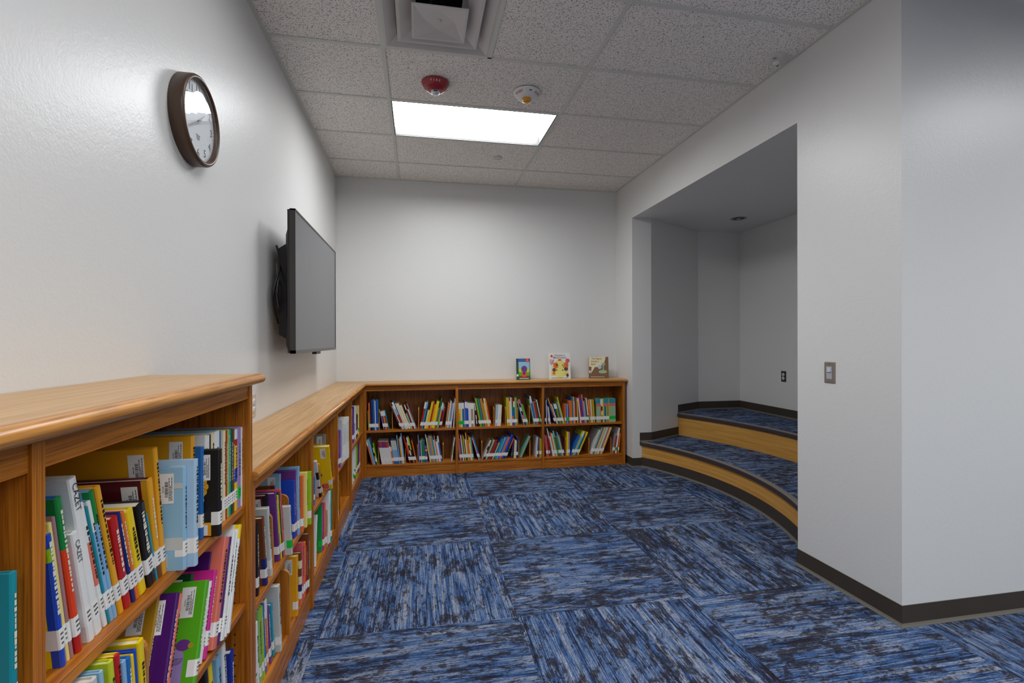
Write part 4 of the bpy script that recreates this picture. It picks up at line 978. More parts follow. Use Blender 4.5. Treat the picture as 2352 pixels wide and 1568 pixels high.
AL|1.9090|0.0175|0.2659|0.226|0.030|-0.125|bl|
AL|1.9293|0.0220|0.2660|0.226|0.030|-0.108|wh/or|
AL|1.9648|0.0220|0.2255|0.192|0.030|-0.143|pu|
AL|2.0075|0.0220|0.2142|0.182|0.030|-0.157|tl|
AL|2.0350|0.0220|0.2704|0.230|0.012|-0.122|gw|
AL|2.0584|0.0120|0.1916|0.163|0.070|-0.122|rd|
AL|2.0717|0.0120|0.1889|0.161|0.070|-0.122|or|
AL|2.0849|0.0120|0.1969|0.167|0.060|-0.122|yo|
AL|2.1500|0.0120|0.2700|0.229|0.007|-0.035|div|
AL|2.2850|0.0220|0.2618|0.223|0.009|0.000|yo|C
AL|2.3750|0.0220|0.2392|0.203|0.013|0.000|bsp|
AL|2.4200|0.0220|0.2668|0.227|0.015|0.000|pk|
AL|2.4432|0.0220|0.2574|0.219|0.012|0.000|or|
AL|2.4664|0.0140|0.2331|0.198|0.009|0.000|rd|
AL|2.4816|0.0220|0.2820|0.240|0.003|0.009|bn|
BU|2.7400|0.0200|0.1485|0.150|0.027|0.000|bl|
BU|2.8850|0.0120|0.2630|0.224|0.018|-0.524|wk|
BU|2.9001|0.0100|0.2355|0.200|0.012|-0.506|yo|
BU|3.0300|0.0200|0.2918|0.220|-0.016|-0.384|ye|CK
BU|3.0750|0.0140|0.2374|0.202|0.060|-0.052|nv|
BU|3.0902|0.0140|0.2562|0.218|0.070|-0.052|yo|CN
BU|3.1054|0.0120|0.2193|0.186|0.040|-0.035|wh|
BU|3.1186|0.0140|0.1969|0.167|0.030|-0.017|lg|
BU|3.1338|0.0160|0.3034|0.245|0.040|0.000|gy|CN
BL|2.7600|0.0180|0.2641|0.225|0.026|0.157|wh|N
BL|2.8000|0.0180|0.2056|0.175|0.050|0.175|dg|
BL|2.9500|0.0180|0.2628|0.223|0.030|0.052|bg2|G
BL|2.9692|0.0180|0.2637|0.224|0.023|0.052|mg|
BL|2.9884|0.0180|0.2634|0.224|0.020|0.052|or|
BL|3.0077|0.0180|0.2152|0.183|0.013|0.052|tn|
BL|3.0600|0.0180|0.3022|0.245|0.011|0.052|wh|
BL|3.0792|0.0180|0.3035|0.245|0.007|0.052|wh|
BL|3.0984|0.0180|0.3050|0.245|0.002|0.052|tg|
CU|3.5000|0.0220|0.2494|0.212|0.021|0.000|or2|
CU|3.5232|0.0220|0.2518|0.214|0.016|0.000|b2|
CU|3.5464|0.0220|0.2549|0.217|0.011|0.000|lv|
CU|3.6600|0.0330|0.3050|0.245|0.018|0.000|wh|
CU|3.6970|0.0330|0.3050|0.245|0.013|0.000|wh|N
CU|3.7340|0.0330|0.3050|0.245|0.008|0.000|wh|
CU|3.7710|0.0330|0.3050|0.245|0.003|0.000|wh|N
CU|3.8080|0.0330|0.3033|0.245|-0.002|0.000|wh|
CL|3.4500|0.0140|0.3050|0.245|0.020|0.000|nv|
CL|3.4652|0.0140|0.3050|0.245|0.018|0.000|ye|
CL|3.5600|0.0120|0.2461|0.209|0.023|0.000|div|
DU|4.2380|0.0220|0.3050|0.245|0.030|0.052|wh|
DU|4.3640|0.0220|0.3050|0.245|0.030|0.052|pu|
DU|4.4374|0.0220|0.3050|0.245|0.030|0.052|wl|
DU|4.5071|0.0220|0.2952|0.245|0.030|0.052|wh|
DU|4.5760|0.0220|0.2149|0.183|0.030|0.052|bk|
DU|4.6405|0.0220|0.1967|0.167|0.030|0.052|bn|
DU|4.7305|0.0220|0.2673|0.227|0.030|0.052|py|G
DL|4.2930|0.0220|0.3024|0.245|0.030|0.052|wh|
DL|4.3785|0.0220|0.2959|0.245|0.030|0.052|wh|G
DL|4.4674|0.0220|0.2772|0.236|0.030|0.052|wg|
DL|4.5920|0.0220|0.2776|0.236|0.030|0.052|lm|
DL|4.6734|0.0220|0.2458|0.209|0.030|0.052|nv|
DL|4.7408|0.0220|0.2437|0.207|0.030|0.052|pu|
DL|4.8101|0.0220|0.2213|0.188|0.030|0.052|or|
"""
# ------------------------------------------------------------------ bookcases
ORD = 'first second third fourth fifth sixth seventh eighth ninth tenth eleventh twelfth thirteenth fourteenth fifteenth sixteenth seventeenth eighteenth nineteenth twentieth twenty-first twenty-second twenty-third twenty-fourth twenty-fifth twenty-sixth twenty-seventh twenty-eighth twenty-ninth thirtieth thirty-first thirty-second'.split()
PIN = mat('shelf pin hole', (24, 14, 8), 0.9)
def case_unit(label, axis, s0, s1, shelves, ztop, zrail, left, right, zkick=0.092, group=None, wl=0.024, wr=0.024):
    """one bookcase bay; s runs along the face, o inwards from the front plane"""
    def P(s, o): return (XF - o, s) if axis == 'L' else (s, YF + o)
    def bx(mb, sa, sb, oa, ob, za, zb, grain=None):
        a, b = P(sa, oa), P(sb, ob); g = {'s': 1 if axis == 'L' else 0, 'z': 2, 'o': 0 if axis == 'L' else 1}.get(grain)
        mb.box(a[0], b[0], a[1], b[1], za, zb, 0, g)
    c = P((s0 + s1) / 2, D / 2)
    root = thing('bookcase', label, 'bookcase', (c[0], c[1], 0), group)
    i0 = s0 + (wl if left else 0.0); i1 = s1 - (wr if right else 0.0)
    def panel(sa, sb, faces):
        mb = MB(); bx(mb, sa, sb, 0, D - 0.002, 0, ztop, 'z')
        for sf, sgn in faces:
            for o in (0.045, D - 0.055):
                z = 0.16
                while z < ztop - 0.10:
                    q = [(sf + sgn * 0.0004, o + 0.003 * math.cos(k * PI / 4), z + 0.003 * math.sin(k * PI / 4)) for k in range(8)]
                    mb.face([(*P(a, b_), zz) for a, b_, zz in q], 1); z += 0.032
        mb.build('side_panel', [OAK, PIN], root)
    if left: panel(s0, i0, [(i0, 1)])
    if right: panel(i1, s1, [(i1, -1)])
    mb = MB(); bx(mb, i0 + 0.0004, i1 - 0.0004, 0.004, 0.023, zrail, ztop, 's'); mb.build('top_rail', OAK, root)
    mb = MB(); bx(mb, i0 + 0.0004, i1 - 0.0004, 0.024, D - 0.012, ztop - 0.019, ztop, 's'); mb.build('top_board', OAK, root)
    mb = MB(); bx(mb, i0 + 0.0004, i1 - 0.0004, D - 0.011, D - 0.004, 0.02, ztop - 0.0195, 'z'); mb.build('back_panel', OAK, root)
    mb = MB(); bx(mb, i0 + 0.0004, i1 - 0.0004, 0.012, 0.030, 0, zkick, 's'); mb.build('kick_board', OAK, root)
    for z in shelves:
        mb = MB(); bx(mb, i0 + 0.001, i1 - 0.001, 0.014, D - 0.0125, z - 0.0205, z, 's'); mb.build('shelf', OAK, root, bevel=0.0012)
    return root
LZ = (0.116, 0.452)
G_ = 'built-in oak bookcase bays'
case_unit('tall oak bookcase bay at the left picture edge holding a teal book', 'L', -0.13, 0.774, (0.116, 0.512, 0.813), 1.187, 1.143, True, False, group=G_)
case_unit('tall oak bookcase bay full of picture books, ending beside the low shelves', 'L', 0.774, 1.670, (0.211, 0.512, 0.813), 1.187, 1.143, True, True, zkick=0.188, group=G_)
case_unit('low oak bookcase bay directly past the tall bookcase', 'L', 1.672, 2.560, LZ, 0.879, 0.844, True, False, group=G_)
case_unit('low oak bookcase bay with a yellow picture book leaning out', 'L', 2.560, 3.311, LZ, 0.879, 0.844, True, False, group=G_)
case_unit('low oak bookcase bay with tall white volumes above a nearly empty shelf', 'L', 3.311, 3.986, LZ, 0.879, 0.844, True, False, group=G_)
case_unit('low oak bookcase bay along the left wall, last before the corner', 'L', 3.986, 4.9015, LZ, 0.879, 0.844, True, True, group=G_)
case_unit('left bay of the low oak bookcase under the back wall', 'B', -0.5135, 0.361, LZ, 0.879, 0.836, True, False, group=G_, wl=0.0165)
case_unit('middle bay of the low oak bookcase under the back wall', 'B', 0.361, 1.247, LZ, 0.879, 0.836, True, False, group=G_, wl=0.026)
case_unit('right bay of the low oak bookcase, beside the niche wall', 'B', 1.247, 2.158, LZ, 0.879, 0.836, True, True, group=G_, wl=0.023, wr=0.029)

# worktops with a bullnose front
def nose_profile(z0, z1, n=8):       # (overhang from the flat, z) from the top round to the underside
    r = (z1 - z0) / 2; return [(r * math.sin(PI * k / n) , (z0 + z1) / 2 + r * math.cos(PI * k / n)) for k in range(n + 1)]
OV = 0.018; r = 0.015
NP = nose_profile(0.879, 0.909)
mb = MB()
YA, XB_ = 1.6725, 2.184; o0 = D + OV - r
def st(k, o): return [(XL + o, YA), (XL + o, YB - o), (XB_ - r, YB - o)][k]
for k in range(2):
    for (a, za), (b, zb) in zip(NP[:-1], NP[1:]):
        pa, pb, pc, pd = st(k, o0 + a), st(k + 1, o0 + a), st(k + 1, o0 + b), st(k, o0 + b)
        ax = 1 if k == 0 else 0
        mb.face([(*pa, za), (*pb, za), (*pc, zb), (*pd, zb)], 1, [(p[ax], z * 1.5 + q) for p, z, q in ((pa, za, a), (pb, za, a), (pc, zb, b), (pd, zb, b))], True)
    for z, sgn in ((0.909, 1), (0.879, 0)):
        q0 = [st(k, 0.001), st(k + 1, 0.001), st(k + 1, o0 - 0.012), st(k, o0 - 0.012)]; q1 = [st(k, o0 - 0.012), st(k + 1, o0 - 0.012), st(k + 1, o0), st(k, o0)]
        ax = 1 if k == 0 else 0
        mb.face([(*p, z) for p in q0], 0, [(p[ax], p[1 - ax]) for p in q0]); mb.face([(*p, z) for p in q1], 1, [(p[ax], p[1 - ax]) for p in q1])
# flat near end and rounded far right end
mb.face([(*st(0, 0.001), 0.879), (*st(0, o0), 0.879)] + [(*st(0, o0 + a), z) for a, z in NP[::-1]] + [(*st(0, 0.001), 0.909)], 1)
xe = XB_ - r
for (a, za), (b, zb) in zip(NP[:-1], NP[1:]):
    mb.face([(xe + a, YB - 0.001, za), (xe + a, YB - o0, za), (xe + b, YB - o0, zb), (xe + b, YB - 0.001, zb)], 1, [(YB - 0.001, za), (YB - o0, za), (YB - o0, zb), (YB - 0.001, zb)], True)
    n = 6
    for i in range(n):
        t0, t1 = PI / 2 * i / n, PI / 2 * (i + 1) / n
        f = lambda rr, t, z: (xe + rr * math.sin(t), YB - o0 - rr * math.cos(t), z)
        mb.face([f(a, t0, za), f(a, t1, za), f(b, t1, zb), f(b, t0, zb)], 1, None, True)
tag(mb.build('worktop', [OAK_LAM, OAK_EDGE]), 'low L-shaped oak worktop with rounded edge running round the corner', 'worktop')
mb = MB(); NP2 = nose_profile(1.187, 1.2165); r2 = 0.01475; xo = XF + 0.031 - r2; ye = 1.713 - r2; ys = -0.60
for (a, za), (b, zb) in zip(NP2[:-1], NP2[1:]):
    mb.face([(xo + a, ys, za), (xo + a, ye, za), (xo + b, ye, zb), (xo + b, ys, zb)], 1, [(ys, za * 1.5 + a), (ye, za * 1.5 + a), (ye, zb * 1.5 + b), (ys, zb * 1.5 + b)], True)
    mb.face([(xo, ye + a, za), (XL + 0.001, ye + a, za), (XL + 0.001, ye + b, zb), (xo, ye + b, zb)], 1, [(xo, za), (XL, za), (XL, zb), (xo, zb)], True)
    for i in range(8):
        t0, t1 = PI / 2 * i / 8, PI / 2 * (i + 1) / 8
        f = lambda rr, t, z: (xo + rr * math.cos(t), ye + rr * math.sin(t), z)
        mb.face([f(a, t0, za), f(a, t1, za), f(b, t1, zb), f(b, t0, zb)], 1, [(t0 * 0.02, za), (t1 * 0.02, za), (t1 * 0.02, zb), (t0 * 0.02, zb)], True)
for z in (1.2165, 1.187):
    q = [(XL + 0.001, ys), (xo - 0.012, ys), (xo - 0.012, ye), (XL + 0.001, ye)]; mb.face([(*p, z) for p in q], 0, [(p[1], p[0]) for p in q])
    q = [(xo - 0.012, ys), (xo, ys), (xo, ye), (xo - 0.012, ye)]; mb.face([(*p, z) for p in q], 1, [(p[1], p[0]) for p in q])
tag(mb.build('worktop', [OAK_LAM, OAK_EDGE]), 'higher oak worktop with rounded edge on top of the tall bookcase', 'worktop')

# ------------------------------------------------------------------ books
PAL = {'wh': ((226, 226, 224), 'white'), 'cr': ((226, 214, 176), 'cream'), 'gw': ((196, 198, 194), 'grey-white'), 'gy': ((140, 138, 136), 'grey'), 'bk': ((26, 22, 22), 'black'), 'ye': ((232, 200, 16), 'yellow'), 'yo': ((226, 160, 30), 'golden-yellow'),
 'py': ((232, 214, 130), 'pale-yellow'), 'or': ((224, 110, 40), 'orange'), 'or2': ((222, 66, 22), 'orange-red'), 'rd': ((180, 32, 30), 'red'), 'pk': ((216, 92, 100), 'pink'), 'sa': ((222, 116, 96), 'salmon'), 'mg': ((206, 40, 140), 'magenta'), 'pu': ((104, 52, 132), 'purple'),
 'vi': ((74, 22, 104), 'violet'), 'lv': ((152, 132, 190), 'lilac'), 'nv': ((30, 40, 110), 'navy'), 'bl': ((36, 104, 178), 'blue'), 'b2': ((28, 72, 186), 'royal-blue'), 'lb': ((130, 176, 214), 'light-blue'), 'sky': ((142, 186, 212), 'sky-blue'), 'pb': ((166, 196, 220), 'pale-blue'), 'tl': ((30, 150, 170), 'teal'),
 'te': ((20, 136, 150), 'teal'), 'tg': ((24, 140, 120), 'teal-green'), 'gn': ((20, 130, 60), 'green'), 'dg': ((22, 76, 44), 'dark-green'), 'lg': ((140, 180, 90), 'light-green'), 'bg': ((84, 168, 28), 'bright-green'), 'bg2': ((30, 150, 70), 'green'), 'lm': ((146, 190, 30), 'lime'), 'yg': ((190, 200, 40), 'yellow-green'),
 'pg': ((156, 186, 150), 'pale-green'), 'sg': ((120, 172, 142), 'sage-green'), 'ol': ((160, 150, 34), 'olive'), 'bn': ((112, 64, 34), 'brown'), 'tn': ((172, 138, 104), 'tan'), 'mv': ((160, 120, 124), 'mauve'), 'mr': ((92, 24, 34), 'maroon'), 'bt': ((30, 110, 150), 'teal-blue'), 'nb': ((24, 44, 140), 'dark-blue'), 'gb': ((176, 130, 28), 'ochre')}
def bm_(c, gloss=0.32): return mat('cover ' + c, PAL[c][0], gloss, 0.5)
# spine patterns from foot to head: (height fraction where the band ends, colour); 'board' colour; name
PAT = {'S1': ([(.73, 'wh'), (1, 'rd')], 'wh', 'white red-topped'), 'S1b': ([(.73, 'wh'), (1, 'b2')], 'wh', 'white blue-topped'), 'S1c': ([(.73, 'wh'), (1, 'or2')], 'wh', 'white orange-topped'), 'S2': ([(.10, 'bl'), (.60, 'lb'), (1, 'gw')], 'lb', 'blue-and-white'),
 'S4': ([(.68, 'pg'), (.80, 'sa'), (1, 'tl')], 'pg', 'teal-topped green'), 'S4b': ([(.68, 'bt'), (.80, 'sa'), (1, 'tl')], 'bt', 'teal-topped blue'), 'S4c': ([(.68, 'ol'), (.80, 'sa'), (1, 'tl')], 'ol', 'teal-topped olive'),
 'MC': ([(.12, 'bl'), (.26, 'rd'), (.38, 'wh'), (.5, 'mg'), (.62, 'gn'), (.74, 'pu'), (.88, 'yo'), (1, 'rd')], 'wh', 'multicoloured'), 'BP': ([(.80, 'b2'), (.90, 'lm'), (1, 'b2')], 'ye', 'royal-blue white-lettered'), 'GR': ([(.12, 'rd'), (.68, 'or2'), (1, 'gn')], 'bl', 'red-and-green'), 'te': ([(1, 'te')], 'te', 'teal'),
 'MY': ([(.35, 'ye'), (.52, 'b2'), (.80, 'ye'), (.88, 'rd'), (1, 'wh')], 'ye', 'yellow-and-blue'), 'CT': ([(1, 'sa')], 'sa', 'coral-red'), 'my': ([(.2, 'bn'), (1, 'yo')], 'mr', 'maroon yellow-spined'), 'sun': ([(1, 'bk')], 'bk', 'black sunflower'), 'bnv': ([(.4, 'nv'), (1, 'bn')], 'bn', 'brown-and-navy'),
 'bm': ([(1, 'bk')], 'mr', 'black maroon-covered'), 'bsp': ([(.2, 'or'), (.4, 'nv'), (.55, 'cr'), (.7, 'bn'), (.85, 'cr'), (1, 'bn')], 'bn', 'brown-and-cream'), 'tk': ([(1, 'mr')], 'bn', 'dark brown-and-red'), 'wk': ([(.3, 'bk'), (.5, 'wh'), (.7, 'bk'), (1, 'wh')], 'wh', 'black-and-white'), 'ok': ([(.45, 'bk'), (1, 'or')], 'or', 'orange-and-black'), 'yk': ([(.15, 'or'), (.5, 'bk'), (1, 'yg')], 'bk', 'black-and-yellow'),
 'yr': ([(.75, 'yo'), (1, 'ye')], 'yo', 'golden-yellow'), 'tc': ([(1, 'pg')], 'pg', 'pale-green'), 'wm': ([(.8, 'mr'), (1, 'wh')], 'wh', 'maroon-and-white'), 'wo': ([(.35, 'wh'), (.7, 'sa'), (1, 'wh')], 'wh', 'white orange-lettered'), 'ob': ([(.75, 'tn'), (1, 'or')], 'tn', 'tan'), 'ws': ([(.25, 'wh'), (.65, 'pg'), (1, 'wh')], 'wh', 'white-and-green'), 'wt': ([(1, 'wh')], 'wh', 'white'),
 'oy': ([(.6, 'or'), (1, 'yo')], 'yo', 'orange-and-gold'), 'bo': ([(.2, 'bk'), (.4, 'or'), (.55, 'bk'), (.7, 'cr'), (.85, 'bk'), (1, 'or')], 'bk', 'black-and-orange'), 'cg': ([(1, 'pg')], 'pg', 'pale-green'), 'wg': ([(.3, 'gn'), (1, 'wh')], 'wh', 'white-and-green'), 'og': ([(.5, 'gn'), (1, 'or')], 'or', 'orange-and-green'), 'wl': ([(.5, 'lv'), (1, 'wh')], 'wh', 'white-and-lilac'), 'wy': ([(.86, 'wh'), (1, 'ye')], 'wh', 'white yellow-topped'),
 'rb': ([(.25, 'lb'), (.7, 'rd'), (1, 'lb')], 'lb', 'red-and-blue'), 'mb': ([(.3, 'pu'), (.45, 'or'), (.7, 'bl'), (1, 'gn')], 'rd', 'multicoloured'), 'gk': ([(1, 'bk')], 'bk', 'black')}
def pattern(code):
    if '/' in code:
        a, b = code.split('/')
        lo = PAT[b][0] if b in PAT else [(1, b)]
        nm = (PAL[a][1] if a in PAL else PAT[a][2]) + '-and-' + (PAL[b][1] if b in PAL else PAT[b][2].split('-')[0])
        return [(f * 0.76, c) for f, c in lo] + [(1, a)], (lo[0][1]), nm
    if code in PAT: return PAT[code]
    return [(1, code)], code, PAL[code][1]
SHELF = {'BU1': ('B', .452, 'upper shelf, left bay of far bookcase'), 'BU2': ('B', .452, 'upper shelf, middle bay of far bookcase'), 'BU3': ('B', .452, 'upper shelf, right bay of far bookcase'), 'BL1': ('B', .116, 'lower shelf, left bay of far bookcase'), 'BL2': ('B', .116, 'lower shelf, middle bay of far bookcase'), 'BL3': ('B', .116, 'lower shelf, right bay of far bookcase'),
 'T0': ('L', .813, 'tall bay at left picture edge'), 'T1': ('L', .813, 'top shelf of tall bookcase'), 'T2': ('L', .512, 'middle shelf of tall bookcase'), 'T3': ('L', .211, 'bottom shelf of tall bookcase'), 'AU': ('L', .452, 'upper shelf, low bay past tall bookcase'), 'AL': ('L', .116, 'lower shelf, low bay past tall bookcase'),
 'BU': ('L', .452, 'upper shelf, second low bay at left'), 'BL': ('L', .116, 'lower shelf, second low bay at left'), 'CU': ('L', .452, 'upper shelf, third low bay at left'), 'CL': ('L', .116, 'lower shelf, third low bay at left'), 'DU': ('L', .452, 'upper shelf, left-wall bay by the corner'), 'DL': ('L', .116, 'lower shelf, left-wall bay by the corner')}
CLEAR_H = {'T0': .325, 'T1': .325, 'T2': .276, 'T3': .277, 'BL1': .312, 'BL2': .312, 'BL3': .312, 'AL': .312, 'BL': .312, 'CL': .312, 'DL': .312}
def cover_mesh(t, d, h, bands, board, near):
    """bound cover: two boards and a slightly rounded spine; local x thickness, y depth from the spine, z up"""
    mats = []; mb = MB()
    def mi(c):
        if c not in mats: mats.append(c)
        return mats.index(c)
    mi(board)
    b = min(0.0024, t * 0.22); r = min(0.004, t * 0.3)
    out = [(0, d), (0, r), (r * 0.35, r * 0.3), (t * 0.5, 0), (t - r * 0.35, r * 0.3), (t, r), (t, d)]
    inn = [(t - b, d), (t - b, b + r), (b, b + r), (b, d)]
    z0 = 0.0
    for f, c in bands:
        z1 = h * f
        for k in range(len(out) - 1):
            a, e = out[k], out[k + 1]; m_ = mi(c) if 0 < k < len(out) - 2 else (mi(board))
            mb.face([(*a, z0), (*e, z0), (*e, z1), (*a, z1)], m_, None, False)
            if k in (0, len(out) - 2) and near and c != board:      # the spine cloth laps onto the boards
                s = 1 if k else -1; x = t + 0.00015 if k else -0.00015
                mb.face([(x, r, z0), (x, r + 0.011, z0), (x, r + 0.011, z1), (x, r, z1)], mi(c))
        z0 = z1
    for k in range(len(inn) - 1): mb.face([(*inn[k], 0), (*inn[k + 1], 0), (*inn[k + 1], h), (*inn[k], h)], 0)
    mb.face([(0, d, 0), (b, d, 0), (b, d, h), (0, d, h)]); mb.face([(t, d, 0), (t - b, d, 0), (t - b, d, h), (t, d, h)])
    for z in (0, h):
        top = mi(bands[-1][1] if z else bands[0][1])
        mb.face([(*out[k], z) for k in (0, 1)] + [(*inn[2], z), (*inn[3], z)], 0); mb.face([(*out[k], z) for k in (5, 6)] + [(*inn[0], z), (*inn[1], z)], 0)
        mb.face([(*out[k], z) for k in (1, 2, 3, 4, 5)] + [(*inn[1], z), (*inn[2], z)], top)
    return mb, mats, b, r
def pages_mesh(t, d, h, b, r):
    mb = MB(); e = min(0.004, h * 0.02); mb.box(b + 0.0001, t - b - 0.0001, b + r + 0.0003, d - 0.004, e, h - e); return mb
def spine_label_mesh(t, d, h, green, near, r, z0=None):
    mb = MB(); z0 = 0.030 if z0 is None else z0; z1 = z0 + (0.034 if h > 0.17 else 0.028); w_ = 0.020 if near else 0.012; e = 0.0003
    prof = [(-e, w_), (-e, r), (r * 0.35 - e, r * 0.3 - e), (t * 0.5, -e), (t - r * 0.35 + e, r * 0.3 - e), (t + e, r), (t + e, w_)]
    for k in range(len(prof) - 1): mb.face([(*prof[k], z0), (*prof[k + 1], z0), (*prof[k + 1], z1), (*prof[k], z1)], 0)
    if near and t > 0.006:
        for j in range(3):
            zz = z0 + 0.008 + j * 0.008; hw = min(0.006, t * 0.28) * (1 - 0.2 * (j == 0)); n = 3 if j else 2
            for q in range(n):
                xa = t * 0.5 - hw + 2 * hw * q / n; mb.face([(xa, -0.0009, zz), (xa + 2 * hw / n * 0.7, -0.0009, zz), (xa + 2 * hw / n * 0.7, -0.0009, zz + 0.0032), (xa, -0.0009, zz + 0.0032)], 1)
    return mb
def barcode_mesh(w_, h_, rng):
    """paper sticker with a bar code and print lines, on the board x = 0 (outer side -x), local y, z; portrait"""
    mb = MB(); mb.box(-0.0004, 0, 0, w_, 0, h_)
    x = -0.0006
    def bar(y0, y1, z0, z1): mb.face([(x, y0, z0), (x, y1, z0), (x, y1, z1), (x, y0, z1)], 1)
    z = h_ * 0.22
    while z < h_ * 0.72:
        g = rng.choice((0.0006, 0.001, 0.0015)); bar(w_ * 0.36, w_ * 0.58, z, z + g); z += g + rng.choice((0.0007, 0.001, 0.0014))
    for yy, a, e_ in ((0.27, .1, .86), (0.18, .1, .6), (0.09, .1, .9), (0.66, .38, .6)):
        z = h_ * a
        while z < h_ * e_:
            l = rng.uniform(0.002, 0.007); bar(w_ * yy, w_ * yy + 0.0013, z, min(z + l, h_ * e_)); z += l + 0.001
    return mb
rng = random.Random(11)
ROWS = {}
for ln in BOOKS.strip().split('\n'):
    k, s, t, h, d, rec, lean, col, tg = ln.split('|')
    ROWS.setdefault(k, []).append([k, float(s), float(t), float(h), float(d), float(rec), float(lean), col, tg])
ALL = []
for k, rows in ROWS.items():
    zs = SHELF[k][1]
    for q in rows:
        lim = CLEAR_H.get(k, .365) - 0.006
        q[3] = min(q[3], (lim - q[2] * abs(math.sin(q[6]))) / math.cos(q[6])); q[4] = min(q[4], D - 0.03 - q[5])
    bks = [q for q in rows if q[7] != 'div']; dvs = [q for q in rows if q[7] == 'div']
    bks.sort(key=lambda q: q[1]); dvs.sort(key=lambda q: q[1])
    for lst in (bks, dvs):
        for i, q in enumerate(lst):
            n = len(lst); end = 'left' if i < (n + 1) // 2 else 'right'; j = i if end == 'left' else n - 1 - i
            q.append((ORD[j], end, n)); ALL.append(q)
NBOOK = sum(1 for q in ALL if q[7] != 'div')
def view_size(q):
    if q[0][:2] in ('T0', 'T1', 'T2', 'T3') : return 9
    if q[0] in ('AU', 'AL', 'BU', 'BL', 'CU', 'CL', 'DU', 'DL'): return 5
    return q[2] * q[3]
ranked = sorted([q for q in ALL if q[7] != 'div'], key=view_size, reverse=True)
KEEP = set(id(q) for q in ranked[:297])             # with the three display books: 300 books of their own, the slimmest rest together
def place(q):
    axis, zs, _ = SHELF[q[0]]; k, s, t, h, d, rec, lean = q[:7]; sn = math.sin(lean)
    up = t * sn if lean > 0 else 0.0; ss = s + (t * sn * math.tan(lean) if lean > 0 else 0.0)
    loc = (XF - rec, ss, zs + up + 0.0004) if axis == 'L' else (ss, YF + rec, zs + up + 0.0004)
    return loc, (0, lean, PI / 2 if axis == 'L' else 0)
def words(q):
    k, s, t, h, d, rec, lean, col, tg, (o, end, n) = q
    nm = pattern(col)[2]
    size = 'thick ' if t > 0.021 else 'slim ' if t < 0.0085 else ''
    if h < 0.195: size = 'small ' + size if not size else 'small '
    elif h > 0.285 and not size: size = 'tall '
    ln = ' leaning left' if lean < -0.09 else ' leaning right' if lean > 0.09 else ''
    pos = 'only book' if n == 1 else (('leftmost' if end == 'left' else 'rightmost') if o == 'first' else o + ' from ' + end)
    return size, nm, ln, pos
EXTRA = {}
def shapes_on_board(mb, items):       # flat print on the near board (x = 0): (kind, y, z, w, h, material index)
    for kd, y, z, w_, h_, m_ in items:
        x = -0.0003 - 0.00005 * m_
        if kd == 'r': mb.face([(x, y, z), (x, y + w_, z), (x, y + w_, z + h_), (x, y, z + h_)], m_)
        else: mb.face([(x, y + w_ * math.cos(2 * PI * i / 20), z + h_ * math.sin(2 * PI * i / 20)) for i in range(20)], m_)
stuff = MB(); stuff_m = []
